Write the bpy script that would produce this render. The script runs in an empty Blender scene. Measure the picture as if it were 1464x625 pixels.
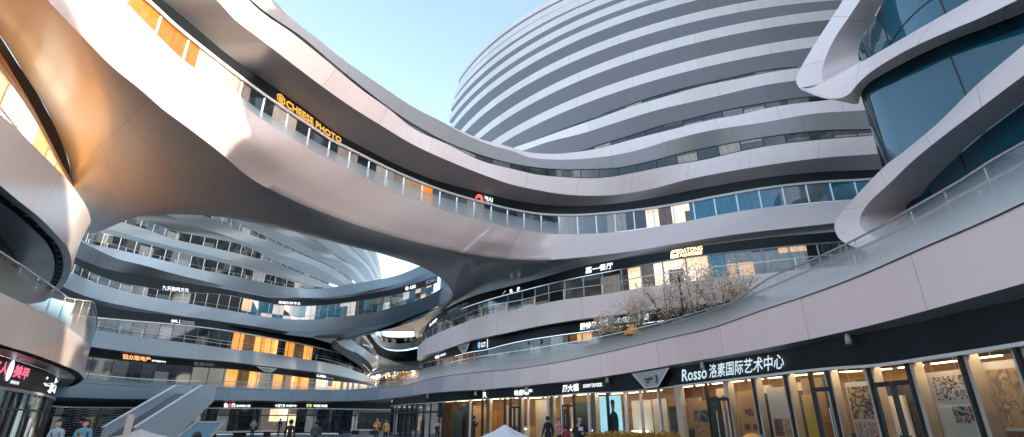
import bpy, math, random
import numpy as np
from mathutils import Vector, Matrix
random.seed(7)
R = math.radians
SC = bpy.context.scene
COL = SC.collection
# ------------------------------------------------------------------ survey: sight lines from the camera station
F, TILT, CX, CY, EYE = 728.0, R(21.6), 732.0, 312.5, 1.6
def ray(px, py):
    dx = (px - CX) / F; dz = (CY - py) / F
    return np.array([dx, math.cos(TILT) - dz * math.sin(TILT), math.sin(TILT) + dz * math.cos(TILT)])
def atz(px, py, z):
    r = ray(px, py); return r * ((z - EYE) / r[2]) + np.array([0, 0, EYE])
def aty(px, py, y):
    r = ray(px, py); return r * (y / r[1]) + np.array([0, 0, EYE])
def gnd(px, d, z=0.0):
    """a point d metres ahead, in the direction of column px, at height z"""
    r = ray(px, 600.7); return np.array([r[0] / r[1] * d, d, z])
def hermite(C, t, T):
    C = np.asarray(C, float); n = len(C)
    m = np.zeros_like(C)
    d = np.diff(C, axis=0) / np.diff(t)[:, None]
    m[0], m[-1] = d[0], d[-1]
    for i in range(1, n - 1):
        h0, h1 = t[i] - t[i - 1], t[i + 1] - t[i]
        m[i] = (d[i - 1] * h1 + d[i] * h0) / (h0 + h1)
    k = np.clip(np.searchsorted(t, T, side='right') - 1, 0, n - 2)
    h = (t[k + 1] - t[k]); s = (T - t[k]) / h; s = s[:, None]; h = h[:, None]
    return ((2*s**3-3*s**2+1)*C[k] + (s**3-2*s**2+s)*h*m[k] + (-2*s**3+3*s**2)*C[k+1] + (s**3-s**2)*h*m[k+1])
def chord(C):
    C = np.asarray(C, float)
    return np.r_[0, np.cumsum(np.hypot(*(np.diff(C[:, :2], axis=0).T)))]
class Edge:
    def __init__(s, P, Q=None): s.P = np.asarray(P, float); s.Q = Q
    def L(s): return np.r_[0, np.cumsum(np.linalg.norm(np.diff(s.P, axis=0), axis=1))]
    def at_px(s, x):
        o = np.argsort(s.Q[:, 0]); l = s.L()
        return float(np.interp(x, s.Q[o, 0], l[o]))
    def at(s, l):
        L = s.L(); return np.array([np.interp(l, L, s.P[:, i]) for i in range(3)]).T
    def up(s, dz): return Edge(s.P + np.array([0, 0, dz]), s.Q)
    def setz(s, z): P = s.P.copy(); P[:, 2] = z; return Edge(P, s.Q)
    def cut(s, x0, x1):
        x0, x1 = min(x0, x1), max(x0, x1); l = s.L(); T_ = np.linspace(s.at_px(x0), s.at_px(x1), len(s.P))
        return Edge(s.at(T_), np.array([np.interp(T_, l, s.Q[:, i]) for i in (0, 1)]).T)
def edge(pts, z=None, n=110):
    """curve surveyed along sight lines whose height is known"""
    C = np.array([(p[0], p[1], p[2] if len(p) > 2 else (z if np.isscalar(z) else 0)) for p in pts], float)
    t = chord(C)
    if z is not None and not np.isscalar(z):
        C[:, 2] = np.interp(C[:, 0], [q[0] for q in z], [q[1] for q in z])
    S = hermite(C, t, np.linspace(0, t[-1], n))
    return Edge([atz(*s) for s in S], S[:, :2])
def cur(pts, base, off=0.0, n=110):
    """curve surveyed along sight lines that stands over a known plan line, off metres behind it"""
    C = np.array(pts, float); t = chord(C); S = hermite(C, t, np.linspace(0, t[-1], n))
    rb = base.P[:, 0] / base.P[:, 1]; o = np.argsort(rb)
    out = []
    for x, y in S:
        r = ray(x, y); q = r[0] / r[1]
        Y = np.interp(q, rb[o], base.P[o, 1]) + off
        out.append((q * Y, Y, EYE + r[2] / r[1] * Y))
    return Edge(out, S)
def paired(*lists, n=100):
    res = []
    for C in lists:
        C = np.array(C, float); t = np.arange(len(C), dtype=float)
        S = hermite(C, t, np.linspace(0, t[-1], n))
        res.append(Edge([atz(*s) for s in S], S[:, :2]))
    return res
def rs(P, n):
    P = P.P if isinstance(P, Edge) else np.asarray(P, float)
    L = np.r_[0, np.cumsum(np.linalg.norm(np.diff(P, axis=0), axis=1))]
    t = np.linspace(0, L[-1], n)
    return np.array([np.interp(t, L, P[:, i]) for i in range(3)]).T
def offs(P, d, dz=0.0):
    P = P.P if isinstance(P, Edge) else np.asarray(P, float)
    T = np.gradient(P[:, :2], axis=0); k = 4
    T = np.array([T[max(0, i-k):i+k+1].mean(0) for i in range(len(T))])
    T /= np.linalg.norm(T, axis=1)[:, None] + 1e-9
    N = np.c_[T[:, 1], -T[:, 0]]
    return np.c_[P[:, :2] + N * d, P[:, 2] + dz]
def zed(P, z):
    P = np.array(P.P if isinstance(P, Edge) else P, float); P[:, 2] = z; return P
def arc_on(P, at_start, rad, ang, turn, n=16):
    """continue a plan line round a bend of radius rad"""
    P = P.P if isinstance(P, Edge) else np.asarray(P, float)
    Q = P[::-1] if at_start else P
    h = Q[-1, :2] - Q[-4, :2]; a = math.atan2(h[1], h[0]); p = Q[-1].copy(); out = []
    st = rad * abs(ang) / n
    for i in range(n):
        a += turn * abs(ang) / n; p = p + np.array([math.cos(a) * st, math.sin(a) * st, 0]); out.append(p.copy())
    Q = np.vstack([Q, out]); return Q[::-1] if at_start else Q
# ------------------------------------------------------------------ mesh helpers
def link(name, me, mat, parent=None, smooth=False, local=False):
    o = bpy.data.objects.new(name, me); COL.objects.link(o)
    for m in (mat if isinstance(mat, (list, tuple)) else [mat]): me.materials.append(m)
    if parent is not None:
        o.parent = parent
        if parent.type == 'EMPTY' and not local: o.matrix_parent_inverse = Matrix.Translation(-Vector(parent.location))
    if smooth: me.polygons.foreach_set('use_smooth', [True] * len(me.polygons))
    return o
def tag(o, label=None, cat=None, group=None, kind=None):
    for k, v in (('label', label), ('category', cat), ('group', group), ('kind', kind)):
        if v: o[k] = v
    return o
def thing(name, label, cat, loc=(0, 0, 0), rz=0, group=None):
    o = bpy.data.objects.new(name, None); COL.objects.link(o); o.location = loc; o.rotation_euler = (0, 0, rz); o.empty_display_size = .3
    return tag(o, label, cat, group)
class MB:
    def __init__(s): s.v, s.f, s.uv, s.mi = [], [], [], []
    def quad(s, pts, uv=None, mi=0):
        b = len(s.v); s.v += [tuple(p) for p in pts]; s.f.append(tuple(range(b, b + len(pts)))); s.uv.append(uv or [(0, 0)] * len(pts)); s.mi.append(mi)
    def hexa(s, c, mi=0):
        b = len(s.v); s.v += [tuple(p) for p in c]
        for f in ((0,1,2,3),(7,6,5,4),(0,4,5,1),(1,5,6,2),(2,6,7,3),(3,7,4,0)):
            s.f.append(tuple(b+i for i in f)); s.uv.append([(0,0),(1,0),(1,1),(0,1)]); s.mi.append(mi)
    def box(s, c, d, rz=0, mi=0):
        x, y, z = d[0]/2, d[1]/2, d[2]/2; ca, sa = math.cos(rz), math.sin(rz)
        P = [(-x,-y,-z),(x,-y,-z),(x,y,-z),(-x,y,-z),(-x,-y,z),(x,-y,z),(x,y,z),(-x,y,z)]
        s.hexa([(c[0]+p[0]*ca-p[1]*sa, c[1]+p[0]*sa+p[1]*ca, c[2]+p[2]) for p in P], mi)
    def bar(s, a, b, w, d=None, mi=0):
        a, b = np.asarray(a, float), np.asarray(b, float); d = d or w
        t = b - a; t /= np.linalg.norm(t) + 1e-9
        u = np.cross(t, (0, 0, 1)) if abs(t[2]) < .95 else np.cross(t, (-a[1], a[0], 0) if abs(a[0])+abs(a[1]) > .01 else (1, 0, 0))
        u /= np.linalg.norm(u) + 1e-9; v = np.cross(u, t)
        u, v = u * w / 2, v * d / 2
        s.hexa([a-u-v, a+u-v, a+u+v, a-u+v, b-u-v, b+u-v, b+u+v, b-u+v], mi)
    def sweep(s, P, w, h, mi=0):
        P = P.P if isinstance(P, Edge) else np.asarray(P, float)
        A = offs(P, w/2); B = offs(P, -w/2); up = np.array([0, 0, h/2]); b = len(s.v); n = len(P)
        for a_, b_ in zip(A, B): s.v += [tuple(a_-up), tuple(b_-up), tuple(b_+up), tuple(a_+up)]
        for i in range(n-1):
            for k in range(4):
                j = (k+1) % 4; s.f.append((b+i*4+k, b+i*4+j, b+i*4+4+j, b+i*4+4+k)); s.uv.append([(0,0)]*4); s.mi.append(mi)
    def tube(s, P, r, k=6, mi=0):
        """round tapering tube along points, r = number or list"""
        P = [np.asarray(p, float) for p in P]; n = len(P); rr = r if isinstance(r, (list, tuple)) else [r]*n; b = len(s.v)
        for i, p in enumerate(P):
            t = P[min(i+1, n-1)] - P[max(i-1, 0)]; t /= np.linalg.norm(t) + 1e-9
            u = np.cross(t, (0.3, 0.9, 0.1)); u /= np.linalg.norm(u) + 1e-9; v = np.cross(t, u)
            for j in range(k):
                a = 2*math.pi*j/k; s.v.append(tuple(p + rr[i]*(math.cos(a)*u + math.sin(a)*v)))
        for i in range(n-1):
            for j in range(k):
                q = (j+1) % k; s.f.append((b+i*k+j, b+i*k+q, b+(i+1)*k+q, b+(i+1)*k+j)); s.uv.append([(0,0)]*4); s.mi.append(mi)
        for e in (0, n-1):
            s.f.append(tuple(b+e*k+j for j in range(k))); s.uv.append([(0,0)]*k); s.mi.append(mi)
    def ball(s, c, r, k=10, m=7, mi=0):
        r = (r, r, r) if np.isscalar(r) else r; b = len(s.v)
        for i in range(m+1):
            th = math.pi*i/m
            for j in range(k):
                a = 2*math.pi*j/k; s.v.append((c[0]+r[0]*math.sin(th)*math.cos(a), c[1]+r[1]*math.sin(th)*math.sin(a), c[2]+r[2]*math.cos(th)))
        for i in range(m):
            for j in range(k):
                q = (j+1) % k; s.f.append((b+i*k+j, b+i*k+q, b+(i+1)*k+q, b+(i+1)*k+j)); s.uv.append([(0,0)]*4); s.mi.append(mi)
    def build(s, name, mat, parent=None, smooth=False, local=False):
        me = bpy.data.meshes.new(name); me.from_pydata(s.v, [], s.f)
        l = me.uv_layers.new(name='UVMap'); flat = [c for f in s.uv for uv in f for c in uv]
        if len(flat) == 2 * len(me.loops): l.data.foreach_set('uv', flat)
        me.polygons.foreach_set('material_index', s.mi); me.update()
        return link(name, me, mat, parent, smooth, local)
LAST = {}
def upright_pair(A, B, n):
    """the stretch two lines share in direction, so that uprights between them stand plumb"""
    if not (isinstance(A, Edge) and isinstance(B, Edge)): return rs(A, n), rs(B, n)
    qa, qb = A.P[:, 0] / A.P[:, 1], B.P[:, 0] / B.P[:, 1]
    if not all(np.all(np.diff(q) > -1e-4) or np.all(np.diff(q) < 1e-4) for q in (qa, qb)): return rs(A, n), rs(B, n)
    lo, hi = max(qa.min(), qb.min()), min(qa.max(), qb.max()); oa, ob = np.argsort(qa), np.argsort(qb)
    k = A.P[oa]; L = np.r_[0, np.cumsum(np.linalg.norm(np.diff(k, axis=0), axis=1))]; l0, l1 = np.interp([lo, hi], qa[oa], L)
    T = np.linspace(l0, l1, n); a = np.array([np.interp(T, L, k[:, i]) for i in range(3)]).T
    q = a[:, 0] / a[:, 1]; Y = np.interp(q, qb[ob], B.P[ob, 1]); return a, np.c_[q * Y, Y, np.interp(q, qb[ob], B.P[ob, 2])]
def strip(name, parent, mat, rows, n=110, sub=1, smooth=True, keep=False):
    """surface lofted through rows of points; UV in metres (u along, v across), second UV 0..1 across"""
    Rw = [(r.P if isinstance(r, Edge) else np.asarray(r, float)) if keep else rs(r, n) for r in rows]
    if len(rows) == 2 and not keep and name in ('window_band', 'shop_window', 'sign_fascia'): Rw = list(upright_pair(rows[0], rows[1], n))
    if sub > 1:
        out = []
        for a, b in zip(Rw[:-1], Rw[1:]): out += [a + (b-a)*k/sub for k in range(sub)]
        Rw = out + [Rw[-1]]
    n = len(Rw[0]); m = len(Rw)
    V = np.vstack(Rw); u = np.r_[0, np.cumsum(np.linalg.norm(np.diff(Rw[0], axis=0), axis=1))]
    mid = n // 2; vv = np.r_[0, np.cumsum([np.linalg.norm(Rw[i+1][mid]-Rw[i][mid]) for i in range(m-1)])]
    Fc, uv, uv2 = [], [], []
    for i in range(m-1):
        for j in range(n-1):
            Fc.append((i*n+j, i*n+j+1, (i+1)*n+j+1, (i+1)*n+j))
            uv += [u[j], vv[i], u[j+1], vv[i], u[j+1], vv[i+1], u[j], vv[i+1]]
            a, b = i/(m-1), (i+1)/(m-1); c, d = j/(n-1), (j+1)/(n-1)
            uv2 += [c, a, d, a, d, b, c, b]
    me = bpy.data.meshes.new(name); me.from_pydata(V.tolist(), [], Fc)
    me.uv_layers.new(name='UVMap').data.foreach_set('uv', uv); me.uv_layers.new(name='Norm').data.foreach_set('uv', uv2)
    me.update(); o = link(name, me, mat, parent, smooth)
    if parent is not None and name in ('window_band', 'shop_window', 'curved_glass'): LAST[parent.name] = None if keep else o
    return o
def wseg(name, parent, mat, Eb, Et, x0, x1, n=70):
    """the stretch of a window wall between two columns of its foot line"""
    A, B = upright_pair(Eb, Et, 600); q = A[:, 0] / A[:, 1]; p0, p1 = Eb.at(Eb.at_px(x0)), Eb.at(Eb.at_px(x1))
    T_ = np.linspace(max(p0[0] / p0[1], q.min()), min(p1[0] / p1[1], q.max()), n); o = np.argsort(q)
    g = lambda P: np.array([np.interp(T_, q[o], P[o, i]) for i in range(3)]).T
    return strip(name, parent, mat, [g(A), g(B)], keep=True)
def mullions(name, parent, mat, Eb, Et, w, th=.07, dp=.1, rails=(), out=0.0, n=240, start=0.0):
    """uprights every w metres between two lines, and level rails at the given fractions"""
    A, B = upright_pair(Eb, Et, n); mb = MB()
    L = np.r_[0, np.cumsum(np.linalg.norm(np.diff(A, axis=0), axis=1))]
    Ao, Bo = offs(A, out), offs(B, out)
    l = start
    while l <= L[-1]:
        a = [np.interp(l, L, Ao[:, i]) for i in range(3)]; b = [np.interp(l, L, Bo[:, i]) for i in range(3)]
        mb.bar(a, b, th, dp); l += w
    for r in rails: mb.sweep(Ao + (Bo-Ao)*r, dp, th)
    if name in ('window_frame', 'shop_frame') and LAST.get(parent.name): parent = LAST[parent.name]
    return mb.build(name, mat, parent)
def cyl_lamp(mb, p, d, r, l): mb.tube([p, np.asarray(p)+np.asarray(d)*l], r, 8)
# ------------------------------------------------------------------ materials
def nodes(name):
    m = bpy.data.materials.new(name); m.use_nodes = True; nt = m.node_tree; nt.nodes.clear()
    def N(t, **k):
        n = nt.nodes.new(t)
        for a, b in k.items():
            if a == 'i':
                for q, w in b.items(): n.inputs[q].default_value = w
            else: setattr(n, a, b)
        return n
    return m, nt, N, nt.links.new
def rgba(c): return (c[0], c[1], c[2], 1)
def M(name, col, rough=.5, metal=0, spec=.5, emit=None, es=0, var=.06, scale=3.0, ior=1.5):
    m, nt, N, K = nodes(name); o = N('ShaderNodeOutputMaterial'); b = N('ShaderNodeBsdfPrincipled', i={'Roughness': rough, 'Metallic': metal, 'Specular IOR Level': spec, 'IOR': ior})
    tc = N('ShaderNodeTexCoord'); nz = N('ShaderNodeTexNoise', i={'Scale': scale, 'Detail': 4.0}); mx = N('ShaderNodeMix', data_type='RGBA')
    K(tc.outputs['Object'], nz.inputs['Vector']); K(nz.outputs['Fac'], mx.inputs['Factor'])
    mx.inputs['A'].default_value = rgba([c*(1-var*2) for c in col]); mx.inputs['B'].default_value = rgba([min(1, c*(1+var*2)) for c in col])
    K(mx.outputs['Result'], b.inputs['Base Color']); K(b.outputs[0], o.inputs[0])
    if emit: b.inputs['Emission Color'].default_value = rgba(emit); b.inputs['Emission Strength'].default_value = es
    return m
def math_(N, K, op, a, b=None, c=None):
    n = N('ShaderNodeMath', operation=op)
    for i, x in enumerate((a, b, c)):
        if x is None: continue
        if isinstance(x, (int, float)): n.inputs[i].default_value = x
        else: K(x, n.inputs[i])
    return n.outputs[0]
def panel(name, col, uj=3.0, vj=0, rough=.35, jw=.03, dark=.45, var=.04, spec=.5, coat=0.0, bump=.0):
    """painted aluminium cladding with thin open joints every uj metres along and vj metres across"""
    m, nt, N, K = nodes(name); o = N('ShaderNodeOutputMaterial'); b = N('ShaderNodeBsdfPrincipled', i={'Roughness': rough, 'Specular IOR Level': spec, 'Coat Weight': coat, 'Coat Roughness': .12})
    uv = N('ShaderNodeUVMap', uv_map='UVMap'); sp = N('ShaderNodeSeparateXYZ'); K(uv.outputs[0], sp.inputs[0])
    def joint(out, w): 
        f = math_(N, K, 'FRACT', math_(N, K, 'DIVIDE', out, w)); return math_(N, K, 'LESS_THAN', f, jw / w)
    j = joint(sp.outputs[0], uj)
    if vj: j = math_(N, K, 'MAXIMUM', j, joint(sp.outputs[1], vj))
    # every panel takes the paint a touch differently
    cell = N('ShaderNodeCombineXYZ'); K(math_(N, K, 'FLOOR', math_(N, K, 'DIVIDE', sp.outputs[0], uj)), cell.inputs[0])
    if vj: K(math_(N, K, 'FLOOR', math_(N, K, 'DIVIDE', sp.outputs[1], vj)), cell.inputs[1])
    wn = N('ShaderNodeTexWhiteNoise', noise_dimensions='2D'); K(cell.outputs[0], wn.inputs['Vector'])
    tc = N('ShaderNodeTexCoord'); nz = N('ShaderNodeTexNoise', i={'Scale': .35, 'Detail': 6.0, 'Roughness': .65}); K(tc.outputs['Object'], nz.inputs['Vector'])
    v = math_(N, K, 'ADD', math_(N, K, 'MULTIPLY', math_(N, K, 'SUBTRACT', wn.outputs['Value'], .5), var), math_(N, K, 'MULTIPLY', math_(N, K, 'SUBTRACT', nz.outputs['Fac'], .5), var * 1.6))
    ms = N('ShaderNodeMapping', i={'Scale': (1.6, .18, 1)}); K(uv.outputs[0], ms.inputs[0]); n3 = N('ShaderNodeTexNoise', i={'Scale': 1.0, 'Detail': 7.0, 'Roughness': .7}); K(ms.outputs[0], n3.inputs['Vector'])
    v = math_(N, K, 'ADD', v, math_(N, K, 'MULTIPLY', math_(N, K, 'SUBTRACT', n3.outputs['Fac'], .5), var * 2.4))
    br = math_(N, K, 'ADD', v, 1.0); br = math_(N, K, 'MULTIPLY', br, math_(N, K, 'SUBTRACT', 1.0, math_(N, K, 'MULTIPLY', j, 1 - dark)))
    sc = N('ShaderNodeVectorMath', operation='SCALE', i={0: col}); K(br, sc.inputs['Scale']); K(sc.outputs[0], b.inputs['Base Color'])
    K(math_(N, K, 'ADD', math_(N, K, 'MULTIPLY', nz.outputs['Fac'], .2), rough - .1), b.inputs['Roughness'])
    K(b.outputs[0], o.inputs[0]); return m
def glaz(name, pal, w=1.5, rough=.05, ior=1.6, emit=0.0, seed=0.0, vsplit=0.0, wave=0.0, fold=1.6):
    """window wall: each pane w metres wide shows its own content (blinds, curtains, dark rooms) behind reflecting glass. pal = [(share, colour, emission)]"""
    m, nt, N, K = nodes(name); o = N('ShaderNodeOutputMaterial'); b = N('ShaderNodeBsdfPrincipled', i={'Roughness': rough, 'IOR': ior, 'Specular IOR Level': .5})
    uv = N('ShaderNodeUVMap', uv_map='UVMap'); sp = N('ShaderNodeSeparateXYZ'); K(uv.outputs[0], sp.inputs[0])
    idx = math_(N, K, 'FLOOR', math_(N, K, 'DIVIDE', sp.outputs[0], w)); cell = N('ShaderNodeCombineXYZ'); K(idx, cell.inputs[0]); cell.inputs[1].default_value = seed
    wn = N('ShaderNodeTexWhiteNoise', noise_dimensions='2D')
    if vsplit:
        uv2 = N('ShaderNodeUVMap', uv_map='Norm'); s2 = N('ShaderNodeSeparateXYZ'); K(uv2.outputs[0], s2.inputs[0])
        c2 = N('ShaderNodeCombineXYZ'); K(idx, c2.inputs[0]); c2.inputs[1].default_value = seed + 9
        wn2 = N('ShaderNodeTexWhiteNoise', noise_dimensions='2D'); K(c2.outputs[0], wn2.inputs['Vector'])
        g = math_(N, K, 'GREATER_THAN', s2.outputs[1], math_(N, K, 'ADD', math_(N, K, 'MULTIPLY', wn2.outputs['Value'], .8), vsplit - .4))
        K(math_(N, K, 'ADD', g, seed), cell.inputs[1])
    K(cell.outputs[0], wn.inputs['Vector'])
    tot = sum(p[0] for p in pal); acc = 0
    rc = N('ShaderNodeValToRGB'); re = N('ShaderNodeValToRGB')
    for r_, k in ((rc, 1), (re, 2)):
        r_.color_ramp.interpolation = 'CONSTANT'; acc = 0; el = r_.color_ramp.elements
        while len(el) < len(pal): el.new(.5)
        while len(el) > len(pal): el.remove(el[-1])
        for i, p in enumerate(pal):
            el[i].position = min(acc / tot, .999); el[i].color = rgba(p[1]) if k == 1 else (p[2],) * 3 + (1,); acc += p[0]
        K(wn.outputs['Value'], r_.inputs[0])
    # folds and clutter behind the pane
    nz = N('ShaderNodeTexNoise', i={'Scale': 1.0, 'Detail': 5.0, 'Roughness': .7}); mp = N('ShaderNodeMapping', i={'Scale': (5.0, 1.3, 1)}); K(uv.outputs[0], mp.inputs[0]); K(mp.outputs[0], nz.inputs['Vector'])
    f = math_(N, K, 'ADD', math_(N, K, 'MULTIPLY', nz.outputs['Fac'], fold), 1.0 - fold / 2)
    sc = N('ShaderNodeVectorMath', operation='SCALE'); K(rc.outputs[0], sc.inputs[0]); K(f, sc.inputs['Scale']); K(sc.outputs[0], b.inputs['Base Color'])
    K(sc.outputs[0], b.inputs['Emission Color'])
    K(math_(N, K, 'MULTIPLY', re.outputs[0], 12.0), b.inputs['Emission Strength'])
    if wave:
        n2 = N('ShaderNodeTexNoise', i={'Scale': .5, 'Detail': 1.0}); tc = N('ShaderNodeTexCoord'); K(tc.outputs['Object'], n2.inputs['Vector'])
        bp = N('ShaderNodeBump', i={'Strength': wave, 'Distance': .3}); K(n2.outputs['Fac'], bp.inputs['Height']); K(bp.outputs[0], b.inputs['Normal'])
    K(b.outputs[0], o.inputs[0]); return m
def frit(name, top=.02, bottom=.95, power=1.4, tint=(.62, .66, .68), rough=.06, streak=.0):
    """glass with a printed dot frit that is dense at its foot and thins out upwards"""
    m, nt, N, K = nodes(name); o = N('ShaderNodeOutputMaterial'); uv = N('ShaderNodeUVMap', uv_map='Norm'); sp = N('ShaderNodeSeparateXYZ'); K(uv.outputs[0], sp.inputs[0])
    tr = N('ShaderNodeBsdfTransparent', i={'Color': (.86, .92, .92, 1)}); gl = N('ShaderNodeBsdfGlossy', i={'Roughness': rough}); fr = N('ShaderNodeFresnel', i={'IOR': 1.5}); mg = N('ShaderNodeMixShader')
    K(math_(N, K, 'MULTIPLY', fr.outputs[0], .4), mg.inputs[0]); K(tr.outputs[0], mg.inputs[1]); K(gl.outputs[0], mg.inputs[2])
    df = N('ShaderNodeBsdfDiffuse', i={'Color': rgba(tint)}); tl = N('ShaderNodeBsdfTranslucent', i={'Color': rgba(tint)}); md = N('ShaderNodeMixShader', i={0: .35}); K(df.outputs[0], md.inputs[1]); K(tl.outputs[0], md.inputs[2])
    k = math_(N, K, 'POWER', math_(N, K, 'SUBTRACT', 1.0, sp.outputs[1]), power)
    k = math_(N, K, 'ADD', math_(N, K, 'MULTIPLY', k, bottom - top), top); cl = N('ShaderNodeClamp'); K(k, cl.inputs[0])
    mx = N('ShaderNodeMixShader'); K(cl.outputs[0], mx.inputs[0]); K(mg.outputs[0], mx.inputs[1]); K(md.outputs[0], mx.inputs[2]); K(mx.outputs[0], o.inputs[0]); return m
def clear(name, tint=(.9, .95, .95), ior=1.45, rough=.02, refl=1.0):
    m, nt, N, K = nodes(name); o = N('ShaderNodeOutputMaterial')
    tr = N('ShaderNodeBsdfTransparent', i={'Color': rgba(tint)}); gl = N('ShaderNodeBsdfGlossy', i={'Roughness': rough}); fr = N('ShaderNodeFresnel', i={'IOR': ior}); mg = N('ShaderNodeMixShader')
    K(math_(N, K, 'MULTIPLY', fr.outputs[0], refl), mg.inputs[0]); K(tr.outputs[0], mg.inputs[1]); K(gl.outputs[0], mg.inputs[2]); K(mg.outputs[0], o.inputs[0]); return m
def glow(name, col, s):
    m, nt, N, K = nodes(name); o = N('ShaderNodeOutputMaterial'); e = N('ShaderNodeEmission', i={'Color': rgba(col), 'Strength': s}); K(e.outputs[0], o.inputs[0]); return m
WHITE = (.74, .72, .72)
m_white = panel('white_cladding', (.92, .79, .77), 4.5, 0, .33, .03, .6, .08)
m_hullshade = panel('hull_shade_cladding', (.34, .365, .385), 3.4, 1.5, .32, .022, .72, .06, coat=.15)  # shaded copy of the bridge face panels; underside shade painted into the colour
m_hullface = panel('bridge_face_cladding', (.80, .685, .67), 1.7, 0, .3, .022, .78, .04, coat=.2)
m_soff = panel('soffit_shade_cladding', (.34, .32, .325), 5.0, 0, .42, .03, .7, .05)  # soffit panels darkened to paint in the shade under the bands
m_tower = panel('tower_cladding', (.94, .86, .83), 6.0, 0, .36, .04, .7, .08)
m_towsof = panel('tower_soffit_shade', (.21, .20, .215), 6.0, 0, .45, .04, .8, .06)  # ring undersides darkened in colour to stand in for their shade
m_warmtint = panel('arcade_warm_tint', (.95, .74, .735), 5.2, 0, .34, .03, .6, .07, coat=.15)  # white panels; warm pink light painted into the base colour
m_coolshade = panel('court_shade_tint', (.28, .36, .42), 7.0, 0, .32, .04, .7, .06, coat=.2)  # teal court shade painted into white panels, also in the two below
m_coolshade_up = panel('upper_court_shade_tint', (.21, .265, .305), 7.0, 0, .34, .04, .7, .06)
m_coolsof = panel('courtyard_soffit_shade', (.13, .17, .20), 5.0, 0, .4, .04, .7, .06)
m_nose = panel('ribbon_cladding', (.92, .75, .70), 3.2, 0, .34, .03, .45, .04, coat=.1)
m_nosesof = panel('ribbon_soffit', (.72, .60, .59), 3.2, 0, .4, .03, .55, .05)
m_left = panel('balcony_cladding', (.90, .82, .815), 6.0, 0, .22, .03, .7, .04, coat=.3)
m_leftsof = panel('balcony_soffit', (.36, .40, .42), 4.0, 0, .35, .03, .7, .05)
m_black = M('black_fascia', (.008, .013, .016), .45, 0, .25, var=.3, scale=.8)
m_blackm = M('black_recess', (.01, .013, .015), .6, var=.3)
m_steel = M('brushed_steel', (.55, .57, .58), .3, .85)
m_pale = M('pale_trim', (.72, .68, .67), .4)
m_dark = M('dark_metal', (.03, .036, .04), .4, .4)
m_frame = M('grey_window_frame', (.2, .22, .23), .35, .6)
D0, D1, G0, BE, BL = (.012, .02, .024), (.05, .06, .065), (.16, .17, .17), (.42, .34, .26), (.03, .16, .26)
m_win = glaz('office_glass', [(5, D0, 0), (4, D1, 0), (2, G0, 0), (2, BE, 0)], 1.6, .06, 1.9, vsplit=.5)
m_winblue = glaz('sky_reflection_glass', [(2, D0, 0), (4, (.03, .16, .23), 0), (2, (.09, .2, .25), 0), (2, (.5, .44, .38), .012), (1, (.55, .36, .2), .02)], 1.55, .03, 2.2, seed=3, vsplit=.45)  # blue panes paint the reflected sky as colour
m_wincool = glaz('courtyard_glass', [(8, D0, 0), (5, D1, 0), (1.5, (.1, .12, .125), 0), (.7, (.2, .22, .23), 0)], 1.5, .06, 1.7, seed=5, vsplit=.5)
OR = (.95, .42, .09)
m_orange = glaz('orange_lit_glass', [(5, (.8, .33, .07), .02), (3, (.7, .27, .05), .016), (2, (.85, .42, .12), .023), (1, (.2, .1, .04), .004)], .75, .1, 1.4, seed=2)
m_warm = glaz('warm_shop_glass', [(3, (.5, .34, .2), .035), (4, (.08, .07, .06), .02), (3, (.6, .5, .4), .03), (2, (.8, .4, .15), .035)], 1.1, .08, 1.5, seed=8, vsplit=.4)
m_shopdark = glaz('dim_shop_glass', [(5, D0, 0), (3, D1, .01), (3, (.16, .17, .17), .008), (.6, (.6, .34, .14), .014)], 1.2, .05, 1.6, seed=11, vsplit=.4)
m_curve = glaz('blue_curved_glass', [(4, (.001, .095, .155), 0), (4, (.001, .065, .115), 0), (1, (.004, .025, .04), 0)], 3.3, .015, 1.75, seed=4, wave=.1, fold=.25)
m_frit = frit('fritted_glass', .08, .98, .9, (.95, .93, .92))
m_fritcool = frit('fritted_glass_cool', .03, .85, 1.2, (.45, .58, .64))
m_reflstrip = frit('reflection_strip_glass', .35, .75, .8, (.74, .8, .84))
m_clear = clear('clear_glass')
# ================================================================== THE BRIDGE BUILDING (main sweeping wing, level 3 and 4)
bridge = thing('bridge_building', 'sweeping white curved wing bridging the courtyard, with long ribbon balconies and a bulging underside', 'building', (4, 38, 0))
P0 = edge([(110,-60),(145,-30),(176,0),(192.5,16),(220,45),(267.5,90),(292.5,110),(325,132),(366,165),(391,181),(416,196),(441,211),(471,228.5),(506,246),(541,263.5),(578.5,281),(616,293.5),(653.5,306),(700,318),(732,326),(769.5,332.5),(819.5,336),(857,334.5),(907,328),(957,321),(1032,306.5),(1098,296.5),(1160,290),(1218,285),(1300,277)], 15.5, 220)
# face of the bridge, its crease, and the bulging underside, surveyed in matching pairs
T = [(110,-60,15.5),(176,0,15.5),(225,50,15.5),(260,84,15.5),(300,113,15.5),(325,132,15.5),(366,165,15.5),(410,192.5,15.5),(460,222.5,15.5),(506,246,15.5),(560,272.5,15.5),(616,293.5,15.5),(653.5,306,15.5),(700,318,15.5),(708,320,15.5),(716,322.3,15.5),(724,324.3,15.5),(732,326,15.5),(742,328,15.5),(755,330.3,15.5),(800,335,15.5),(880,332,15.5),(957,321,15.5),(1032,306.5,15.5),(1098,296.5,15.5),(1218,285,15.5),(1300,277,15.5)]
Kc = [(20,-52,12.9),(67.5,0,12.9),(125,60,12.9),(160,95,12.9),(200,127.5,12.9),(232.5,156,12.9),(265,180,12.9),(312,216,12.9),(360,256,12.9),(420,287,12.9),(480,311,12.9),(540,331,12.9),(590,345,13.0),(650,359,13.1),(664,361.7,13.1),(676,364,13.15),(688,366,13.2),(700,367.8,13.2),(715,369.4,13.25),(732,371,13.3),(775,372,13.3),(830,368,13.4),(907,358.5,13.5),(982,346,13.6),(1057,334.5,13.7),(1193,319,13.7),(1290,309,13.7)]
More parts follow.
